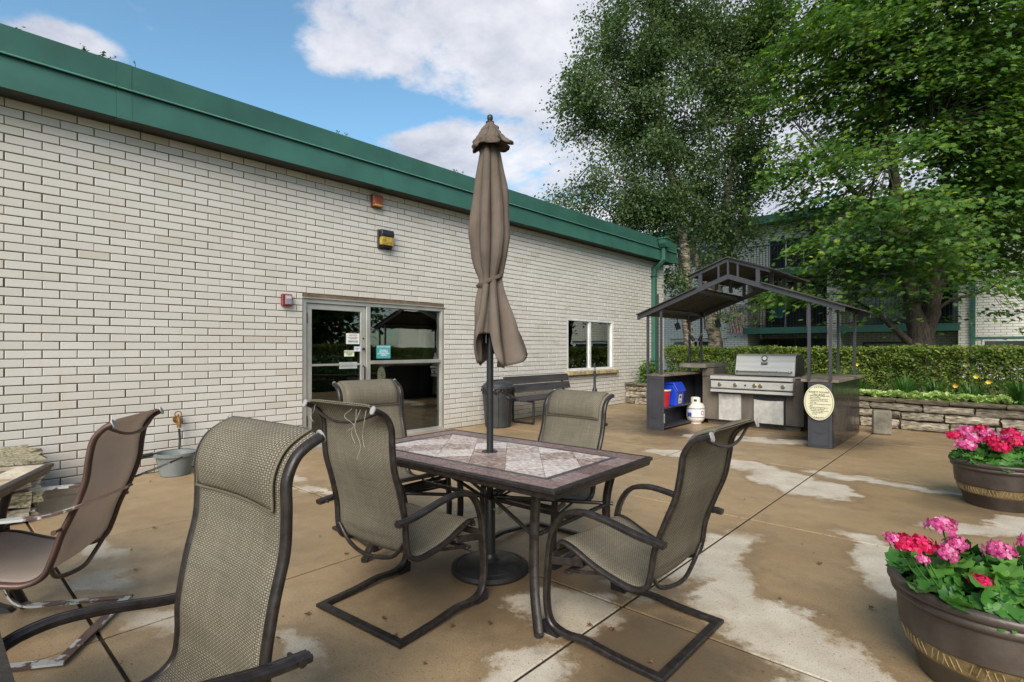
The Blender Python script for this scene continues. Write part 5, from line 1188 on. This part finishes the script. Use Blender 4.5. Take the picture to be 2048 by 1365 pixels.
M_lh = leafmat('hedge_leaf', [(0, (.050, .090, .016)), (.6, (.14, .21, .032)), (.93, (.26, .31, .05)), (1, (.18, .09, .04))], .3, .5)
db = 15.3
tree('birch_tree', 'tall birch with pale scarred trunk, left of two behind the grill shelter',
     [[(PW(1380, 705, db), .15), (PW(1374, 615, db), .14), (PW(1371, 513, db), .125), (PW(1360, 446, db), .11), (PW(1348, 379, db), .09), (PW(1327, 287, db), .075), (PW(1322, 169, db), .055), (PW(1335, 0, db), .03)],
      [(PW(1365, 470, db), .07), (PW(1300, 395, db), .05), (PW(1230, 350, db), .03), (PW(1180, 330, db), .015)]],
     BL([(1290, 60, 150, 120, 15.3, 1.6), (1195, 215, 92, 80, 15.0, 1.2), (1165, 375, 90, 50, 15.0, 1.0), (1290, 260, 120, 110, 15.6, 1.6), (1260, 410, 120, 50, 15.6, 1.2), (1330, 430, 70, 70, 15.2, 1.), (1350, 545, 28, 45, 14.9, .5), (1150, 130, 40, 50, 15.2, .8)]),
     880, 74, .080, 'birch', M_lb, M_birch, .225, droop=.5, flatn=.8, tilt=.9, seed=3, hollow=.5, limbs=30)
db2 = 15.9
tree('birch_tree', 'thicker birch with rough dark trunk, right of two behind the grill shelter',
     [[(PW(1427, 705, db2), .20), (PW(1427, 615, db2), .19), (PW(1445, 550, db2), .15), (PW(1458, 492, db2), .13), (PW(1450, 436, db2), .11), (PW(1466, 328, db2), .08), (PW(1486, 190, db2), .05), (PW(1500, 20, db2), .03)],
      [(PW(1430, 600, db2), .10), (PW(1400, 540, db2), .08), (PW(1385, 470, db2), .06), (PW(1390, 380, db2), .04)], [(PW(1458, 480, db2), .07), (PW(1490, 430, db2), .05), (PW(1520, 385, db2), .03)]],
     BL([(1440, 190, 115, 150, 15.9, 1.7), (1500, 60, 100, 120, 15.9, 1.6), (1410, 370, 95, 90, 15.7, 1.4), (1500, 360, 70, 90, 16.2, 1.2), (1455, 520, 65, 40, 15.4, .7), (1400, 30, 90, 100, 15.9, 1.5), (1470, 620, 40, 25, 15, .5), (1420, 460, 110, 45, 15.9, 1.1)]),
     880, 74, .080, 'birch', M_lb, M_birch, .225, droop=.5, flatn=.8, tilt=.9, seed=5, hollow=.5, limbs=30)
dm = 13.2
tree('maple_tree', 'large spreading maple with bright green tips and dark forked trunk behind the hedge',
     [[(PW(1838, 720, dm), .27), (PW(1838, 660, dm), .23), (PW(1822, 590, dm), .17), (PW(1815, 500, dm), .17), (PW(1790, 380, dm), .12), (PW(1770, 200, dm), .08), (PW(1760, 20, dm), .04)],
      [(PW(1850, 690, dm), .19), (PW(1866, 610, dm), .15), (PW(1875, 520, dm), .14), (PW(1890, 380, dm), .10), (PW(1900, 150, dm), .06), (PW(1890, -40, dm), .03)],
      [(PW(1825, 690, dm), .10), (PW(1780, 650, dm), .06), (PW(1740, 620, dm), .04), (PW(1690, 590, dm), .02)],
      [(PW(1870, 580, dm), .10), (PW(1920, 480, dm), .08), (PW(1990, 380, dm), .06), (PW(2080, 300, dm), .03)],
      [(PW(1818, 520, dm), .10), (PW(1740, 420, dm), .07), (PW(1660, 330, dm), .05), (PW(1600, 260, dm), .02)]],
     BL([(1850, 120, 230, 200, 13.4, 3.0), (1660, 120, 120, 130, 12.6, 2.0), (1570, 150, 55, 90, 12.4, 1.2), (2010, 330, 170, 220, 13.2, 2.6), (1700, 330, 130, 90, 11.8, 1.8), (1800, 450, 170, 95, 11.4, 1.7), (1640, 500, 85, 55, 11.4, 1.1), (1960, 545, 130, 70, 12.6, 1.6), (1760, -60, 260, 80, 13.4, 1.8), (1600, 590, 70, 35, 12.4, .8), (1720, 560, 90, 40, 12.2, 1.1), (2020, 625, 50, 30, 12.4, .8), (1580, 340, 50, 60, 12.2, 1.), (2120, 100, 150, 200, 13, 2.4), (1545, 610, 40, 30, 13.5, .6), (1590, 385, 55, 45, 12.6, 1.), (1665, 420, 100, 55, 12.2, 1.2), (1740, 610, 60, 28, 12.2, .7), (1900, 610, 70, 40, 12.6, .8)]),
     1500, 60, .112, 'maple', M_lm, M_bark, .38, droop=.35, flatn=.17, tilt=.42, seed=8, hollow=.42, limbs=60)
for k, (x, y, h, lab) in enumerate(((10.5, 3.5, 6.2, 'nearest broad tree seen only mirrored in the door glass'), (10.5, 11.5, 6.5, 'farther broad tree seen only mirrored in the door glass'), (10., -4, 6, 'broad tree behind the viewer on the right side of the garden'))):
    tree('garden_tree', lab, [[(Vector((x, y, .3)), .25), (Vector((x+.1, y, 2)), .2), (Vector((x, y+.2, h*.6)), .12), (Vector((x, y, h)), .04)]],
         [(Vector((x, y, h*.62)), Vector((3.4, 3.6, h*.42))), (Vector((x-.8, y+1, 3.0)), Vector((2.4, 2.8, 1.4)))], 260, 34, .3, 'birch', M_lm, M_bark, .6, seed=20+k, limbs=12)
# far tree line beyond everything on the left, low behind the roof line and outside the frame
# ------------------------------------------------------------------ hedges
def hedge(label, A, B, thick, z0, z1, n, ls, seed):
    rg = np.random.default_rng(seed); A = np.array(A, float); B = np.array(B, float); L = np.linalg.norm(B-A); d = (B-A)/L; nv = np.array([-d[1], d[0]])
    t_ = thing('hedge', label, 'hedge', (A[0], A[1], 0))
    u = rg.random(n)*L; face = rg.random(n); v = np.empty(n); w = np.empty(n); dp = np.abs(rg.normal(0, .10, n))
    fr_ = face < .52; tp_ = (face >= .52) & (face < .88); bk_ = face >= .88
    v[fr_] = dp[fr_]; w[fr_] = rg.random(fr_.sum())**.75
    v[tp_] = rg.random(tp_.sum())*thick; w[tp_] = 1-dp[tp_]/(z1-z0)
    v[bk_] = thick-dp[bk_]; w[bk_] = rg.random(bk_.sum())
    z = z0+(z1-z0)*w
    bump_ = np.array([mnoise.noise(Vector((a*1.3+seed, b*2.2, c*2)))*.11+mnoise.noise(Vector((a*6, b*6, c*6+seed)))*.05 for a, b, c in zip(u[:], v[:], z[:])])
    keep = (rg.random(n) < .45+1.2*w) & (bump_ > -.10)
    v2 = v - bump_*np.where(fr_, 1.6, -.2); z2 = z + bump_*np.where(tp_, .9, .1)
    P = np.stack([d[0]*u+nv[0]*v2, d[1]*u+nv[1]*v2, z2], 1)[keep]
    V, k, f = leaf_verts(P, ls, 'oval', np.array([-nv[0]*.5, -nv[1]*.5, .8])[None, :].repeat(len(P), 0), .7, rg); npmesh('foliage', V, k, f, M_lh, t_)['kind'] = 'stuff'
    mb = MB(); rr = random.Random(seed)
    for i in range(int(L*9)):
        a = rr.random()*L; b = rr.uniform(.15, thick-.15); x, y = d[0]*a+nv[0]*b, d[1]*a+nv[1]*b
        mb.tube([(x, y, z0-.1), (x+rr.uniform(-.15, .15), y+rr.uniform(-.1, .1), z0+(z1-z0)*.5), (x+rr.uniform(-.3, .3), y+rr.uniform(-.25, .25), z1-.08)], 1, 4, taper=[.012, .009, .004], cap=False)
    mb.build('stems', M_bark, t_, fix=False)['kind'] = 'stuff'
hedge('long clipped green hedge behind the grill shelter and the low stone wall', (-6.15, 12.55), (6.0, 11.9), .85, .42, 1.34, 90000, .052, 2)
hedge('clipped hedge along the right side of the patio, seen mirrored in the door glass', (3.0, 11.0), (3.1, -3.5), .8, .42, 1.45, 22000, .09, 3)

# ------------------------------------------------------------------ border planting
M_lily = leafmat('daylily_leaf', [(0, (.035, .10, .018)), (.6, (.06, .16, .025)), (1, (.11, .22, .04))], .3, .45)
def clump(x, y, h, n, lab, flowers=()):
    t_ = thing('daylily', lab, 'plant', (x, y, .42), group='daylily clumps below the hedge'); vs, fs = [], []
    rr = random.Random(int(x*100))
    for k in range(n):
        a = rr.uniform(0, 6.283); l = h*rr.uniform(.7, 1.25); d = Vector((math.cos(a), math.sin(a), 0)); sd_ = Vector((-d.y, d.x, 0)); lean = rr.uniform(.25, .8); b0 = d*rr.uniform(0, .08); q = len(vs)
        for s_ in range(6):
            f_ = s_/5; p = b0 + d*(lean*l*f_**1.6) + Vector((0, 0, l*(f_-.55*lean*f_**2.6))); w = .011*(1-f_**2.5)+.001
            vs += [tuple(p+sd_*w), tuple(p-sd_*w)]
        fs += [(q+2*i, q+2*i+1, q+2*i+3, q+2*i+2) for i in range(5)]
    me = bpy.data.meshes.new('blades'); me.from_pydata(vs, [], fs); o = link('blades', me, M_lily, t_); o['kind'] = 'stuff'
    for (dx, dz, col) in flowers:
        mb = MB(); mb.tube([(0, 0, 0), (dx*.6, 0, dz*.6), (dx, -.05, dz)], .004, 4); st_ = mb.build('flower_stalk', M_lily, t_)
        mb = MB()
        for i in range(6):
            a = i*math.pi/3; c_, s_ = math.cos(a), math.sin(a); mb.add([(dx, -.05, dz), (dx+.026*c_-.013*s_, -.07, dz+.026*s_+.013*c_), (dx+.042*c_, -.075, dz+.034*s_), (dx+.026*c_+.013*s_, -.07, dz+.026*s_-.013*c_)], [(0, 1, 2, 3)])
        mb.build('flower', flatmat('lily_petal', col, .6), st_, fix=False)
yel, org = (.62, .45, .05), (.58, .34, .04)
for i, (x, y, h, n, lab, fl) in enumerate([(-1.75, 11.35, .40, 50, 'grassy daylily clump with a pale yellow bloom right beside the shelter', [(-.1, .62, (.65, .6, .08))]), (-1.15, 11.30, .52, 90, 'tall arching daylily clump between shelter and stone block', []), (-.75, 11.55, .45, 60, 'daylily clump just left of the yellow blooms', []),
     (-.28, 11.3, .40, 70, 'daylily clump with large yellow blooms below the hedge', [(.05, .46, yel), (.20, .38, yel), (-.2, .3, org)]), (.30, 11.2, .55, 110, 'dense daylily clump at the right edge of the picture', []), (.85, 11.0, .5, 90, 'daylily clump just past the right edge of the picture', []), (-2.6, 11.5, .35, 40, 'low daylily clump mostly hidden behind the grill shelter', []), (-5.2, 11.9, .32, 50, 'low daylily clump behind the left cabinet of the shelter', [])]): clump(x, y, h, n, lab, fl)
M_hosta = leafmat('hosta_leaf', [(0, (.20, .33, .06)), (.5, (.38, .52, .16)), (1, (.58, .66, .34))], .3, .5)
P = []
for k in range(3400):
    x = R.uniform(-1.9, .15); f_ = R.random(); P.append((x, wall_y(x)+.12+.42*f_, .51+.07*mnoise.noise(Vector((x*5, f_*3, 0)))+.06*R.random()))
V, k_, f_ = leaf_verts(np.array(P), .075, 'round', tilt=.45); o = npmesh('hosta_bed', V, k_, f_, M_hosta); tag(o, 'pale green leafy ground cover along the top of the stone wall', 'ground cover', kind='stuff')
P = []
for k in range(5200):
    x = R.uniform(-6.5, 1.6); f_ = R.random(); P.append((x, wall_y(x)+.3+1.5*f_, .44+.10*R.random()))
V, k_, f_ = leaf_verts(np.array(P), .07, 'oval', tilt=.8); o = npmesh('low_plants', V, k_, f_, M_lily); tag(o, 'mixed low green plants filling the bed below the hedge', 'plants', kind='stuff')
P = []
for k in range(4200):
    y = R.uniform(-2.5, 9.5); P.append((2.2+.75*R.random(), y, .46+.16*R.random()))
V, k_, f_ = leaf_verts(np.array(P), .11, 'oval', tilt=.8); o = npmesh('side_plants', V, k_, f_, M_lily); tag(o, 'low green plants in the right side bed outside the picture', 'plants', kind='stuff')
def shrub(x, y, z, r, h, n, lab, m_, ls=.07):
    t_ = thing('shrub', lab, 'shrub', (x, y, z)); P = NP.normal(0, 1, (n, 3)); P /= np.linalg.norm(P, axis=1)[:, None]; P *= (NP.random((n, 1))**.4)*np.array([r, r, h/2])*(1+.25*NP.normal(0, 1, (n, 1))); P[:, 2] += h/2
    V, k, f = leaf_verts(P, ls, 'oval', tilt=.8); npmesh('foliage', V, k, f, m_, t_)['kind'] = 'stuff'
    mb = MB(); [mb.tube([(0, 0, -.05), (R.uniform(-r, r)*.7, R.uniform(-r, r)*.7, h*.8)], .006, 4) for _ in range(9)]; mb.build('stems', M_bark, t_)
M_shr = leafmat('shrub_leaf', [(0, (.05, .13, .02)), (1, (.20, .34, .05))], .35)
shrub(-6.30, 11.95, .42, .26, .62, 520, 'fresh green leafy shrub between the brick wall end and the left cabinet', M_shr, .085)
shrub(-5.75, 11.75, .42, .25, .38, 320, 'lower green shrub right behind the left cabinet counter', M_shr, .07)

# ------------------------------------------------------------------ geranium pots
M_pot = mat('bronze_resin', (.060, .045, .038), .42, .25, .28, 2.5, 6, .18, 30, col2=(.125, .10, .085))
M_band = mat('gilded_band', (.22, .145, .06), .5, .3, .4, 16, 5, .2, 60, col2=(.34, .25, .12))
M_gl = leafmat('geranium_leaf', [(0, (.030, .11, .020)), (.6, (.060, .19, .030)), (1, (.13, .30, .05))], .28, .42)
pink = leafmat('pink_petal', [(0, (.62, .055, .26)), (.7, (.78, .14, .42)), (1, (.85, .40, .62))], .3, .5)
mag = leafmat('magenta_petal', [(0, (.50, .005, .055)), (.7, (.66, .010, .10)), (1, (.74, .03, .17))], .25, .5)
def pot(x, y, lab, rz):
    t_ = thing('flower_pot', lab, 'flower pot', (x, y, 0), rz, group='bronze geranium pots')
    MB().lathe([(.0, 0), (.225, 0), (.235, .012), (.258, .09), (.268, .10), (.272, .112)], 64, cap=False).build('base', M_pot, t_, smooth=35)
    MB().lathe([(.272, .112), (.280, .122), (.2885, .168), (.293, .178)], 64, cap=False).build('band', M_band, t_, smooth=35)
    MB().lathe([(.293, .178), (.302, .186), (.304, .195), (.310, .26), (.312, .305), (.318, .312)], 64, cap=False).build('body', M_pot, t_, smooth=35)
    MB().lathe([(.318, .312), (.330, .322), (.333, .335), (.326, .345), (.336, .352), (.345, .366), (.342, .382), (.328, .390), (.308, .386), (.298, .370), (.290, .30)], 64, cap=False).build('rim', M_pot, t_, smooth=50)
    MB().lathe([(.0, .325), (.296, .32)], 32, cap=False).build('soil', M_soil, t_)
    mb = MB()
    for k in range(84):
        a = k*2*math.pi/84; g = k % 6; da = .05 if g < 3 else -.05
        p0 = (.279*math.cos(a), .279*math.sin(a), .124); p1 = (.292*math.cos(a+da), .292*math.sin(a+da), .170); mb.tube([p0, ((p0[0]+p1[0])/2*1.006, (p0[1]+p1[1])/2*1.006, .147), p1], .0022, 4)
    mb.build('leaf_relief', mat('pale_gilt', (.40, .30, .16), .5, .2), t_)
    return t_
def geranium(x, y, lab, heads, seed, nl=230):
    t_ = thing('geranium', lab, 'geranium', (x, y, .33), group='potted geraniums'); rg = np.random.default_rng(seed); rr = random.Random(seed)
    a = rg.random(nl)*6.283; rad_ = np.sqrt(rg.random(nl))*.325; z = .04+.13*(1-(rad_/.33)**2)*rg.random(nl)**.5+.03*rg.random(nl)
    P = np.stack([rad_*np.cos(a), rad_*np.sin(a), z], 1); nr = P*np.array([1.6, 1.6, 0])+np.array([0, 0, 1.])
    V, k, f = leaf_verts(P, .078, 'round', nr, .35, rg); npmesh('foliage', V, k, f, M_gl, t_, smooth=True)['kind'] = 'stuff'
    mb = MB(); [mb.tube([(p[0]*.4, p[1]*.4, 0), (p[0]*.8, p[1]*.8, p[2]*.6), tuple(p)], .0022, 4) for p in P[::3]]; mb.build('leaf_stalks', M_gl, t_, fix=False)['kind'] = 'stuff'
    for hx_, hy_, hz_, kind, hr in heads:
        mb = MB(); mb.tube(spline([(hx_*.55, hy_*.55, .02), (hx_*.8, hy_*.85, hz_*.5), (hx_, hy_, hz_)], 3), .0032, 5); st_ = mb.build('flower_stem', M_gl, t_, smooth=60)
        n = 20; Pf = []; Nf = []
        for i in range(n):
            ph = math.acos(1-1.25*(i+.5)/n); th = i*2.399; d = Vector((math.sin(ph)*math.cos(th), math.sin(ph)*math.sin(th), math.cos(ph)*.7)); c = Vector((hx_, hy_, hz_))+d*hr*rr.uniform(.6, 1.15)
            u = d.orthogonal().normalized(); w = d.cross(u)
            for q in range(5):
                an = q*2*math.pi/5+i; e = u*math.cos(an)+w*math.sin(an)+d*rr.uniform(-.5, .6); Pf.append((c, e, d))
        vs, fs = [], []
        for c, e, d in Pf:
            s_ = d.cross(e); q = len(vs); ln = hr*.52*rr.uniform(.75, 1.25); wd = ln*.40
            vs += [tuple(c), tuple(c+e*ln*.55+s_*wd+d*.002), tuple(c+e*ln+s_*wd*.5-d*.001), tuple(c+e*ln-s_*wd*.5-d*.001), tuple(c+e*ln*.55-s_*wd+d*.002)]; fs.append((q, q+1, q+2, q+3, q+4))
        me = bpy.data.meshes.new('flower_head'); me.from_pydata(vs, [], fs); link('flower_head', me, pink if kind == 'p' else mag, t_)
        mb = MB()
        for i in range(9): an = rr.uniform(0, 6.28); mb.tube([(hx_, hy_, hz_-.004), (hx_+.7*hr*math.cos(an), hy_+.7*hr*math.sin(an), hz_-.012+.014*rr.random())], .0022, 4)
        mb.build('buds', M_lily, st_, fix=False)
def loc(px, py, X, Y):       # where a picture point lies on the vertical plane through the pot that faces the viewer
    d = -X*math.sin(YAW)+Y*math.cos(YAW); return PW(px, py, d)
pot(-.01, 2.87, 'nearest bronze pot of geraniums, cut by the bottom right corner', 0)
pot(.03, 6.15, 'farther bronze pot of geraniums at the right edge by the stone wall', .7)
def heads(X, Y, lst):
    o = []
    for px, py, dd, kind, hr in lst:
        d = -X*math.sin(YAW)+Y*math.cos(YAW)+dd; p = PW(px, py, d); o.append((p.x-X, p.y-Y, p.z-.33, kind, hr))
    return o
geranium(-.01, 2.87, 'geranium with pink and magenta blooms in the nearest pot', heads(-.01, 2.87, [(1808, 1088, -.02, 'm', .042), (1843, 1092, -.05, 'm', .042), (1785, 1078, .0, 'p', .028), (1883, 1052, .1, 'p', .046), (1910, 1088, .08, 'p', .036), (1893, 1108, -.02, 'p', .040), (2000, 1105, .02, 'p', .044), (1962, 1165, -.12, 'm', .034), (2045, 1200, -.14, 'm', .048), (2080, 1120, .1, 'm', .045), (2120, 1150, .0, 'p', .045), (2060, 1090, .2, 'p', .04), (1845, 1120, -.1, 'p', .02), (2150, 1220, -.1, 'm', .045)]), 4)
geranium(.03, 6.15, 'geranium with a dense mass of pink and magenta blooms in the farther pot', heads(.03, 6.15, [(1906, 872, 0, 'm', .05), (1930, 862, .1, 'p', .055), (1945, 878, -.05, 'p', .06), (1970, 868, .1, 'p', .06), (1932, 892, -.2, 'p', .06), (1985, 882, -.1, 'm', .05), (2000, 895, -.2, 'm', .06), (2020, 868, .1, 'm', .06), (2030, 885, -.1, 'm', .06), (2050, 880, .1, 'p', .06), (1960, 860, .15, 'm', .05), (2075, 890, -.05, 'm', .06), (2100, 875, .1, 'p', .06), (2015, 878, .0, 'p', .05)]), 6, 300)

# ------------------------------------------------------------------ litter on the patio
M_fl = mat('dead_leaf', (.10, .035, .012), .7, 0, .5, 30, col2=(.24, .10, .03))
protos = []
for k in range(3):
    b_, f_ = LEAF_SHAPES['maple' if k else 'oval']; v = b_.copy()*(.035 if k else .03); v[:, 2] = np.abs(v[:, 0])*.5+.004+R.random()*.003
    me = bpy.data.meshes.new('fallen_leaf'); me.from_pydata([tuple(p) for p in v], [], f_); me.materials.append(M_fl); protos.append(me)
spots = [(790, 1277), (905, 1255), (768, 1240), (880, 1235), (695, 1110), (1225, 1262), (1300, 1328), (555, 1280), (262, 1103), (272, 1142), (690, 1110), (640, 1075), (850, 1330), (615, 1232), (1745, 1220), (1180, 1255), (430, 1075), (310, 1058), (350, 1325), (1560, 1200), (1640, 1130), (1490, 1000), (1330, 1205), (178, 1198), (300, 965), (980, 1250), (1380, 1010), (1800, 1240)]
for px, py in spots:
    d = 1074*1.33/(py-697); p = PW(px, py, d)
    o = link('fallen_leaf', R.choice(protos)); o.location = (p.x, p.y, .003); o.rotation_euler = (R.uniform(-.2, .2), R.uniform(-.2, .2), R.uniform(0, 6.28)); o.scale = (R.uniform(.5, 1.15),)*3
    tag(o, 'small brown fallen leaf lying on the wet concrete patio', 'leaf', 'fallen leaves on the patio')
P = []
for k in range(520):
    if R.random() < .45:                                   # gathered in the joints
        if R.random() < .5: x, y = R.choice(xs[1:-1])+R.uniform(-.02, .02), R.uniform(-.5, 10)
        else: x, y = R.uniform(-6.4, 1.6), R.choice(ys[2:-1])+R.uniform(-.02, .02)
    else: x, y = R.uniform(-6.4, 1.6), R.uniform(.3, 10)
    P.append((x, y, .004))
V, k_, f_ = leaf_verts(np.array(P), .011, 'birch', tilt=.25); o = npmesh('leaf_litter', V, k_, f_, M_fl); tag(o, 'tiny scattered crumbs of leaf and dirt on the patio', 'leaf litter', kind='stuff')
# purge helper meshes that were never linked
for me in list(bpy.data.meshes):
    if me.users == 0: bpy.data.meshes.remove(me)
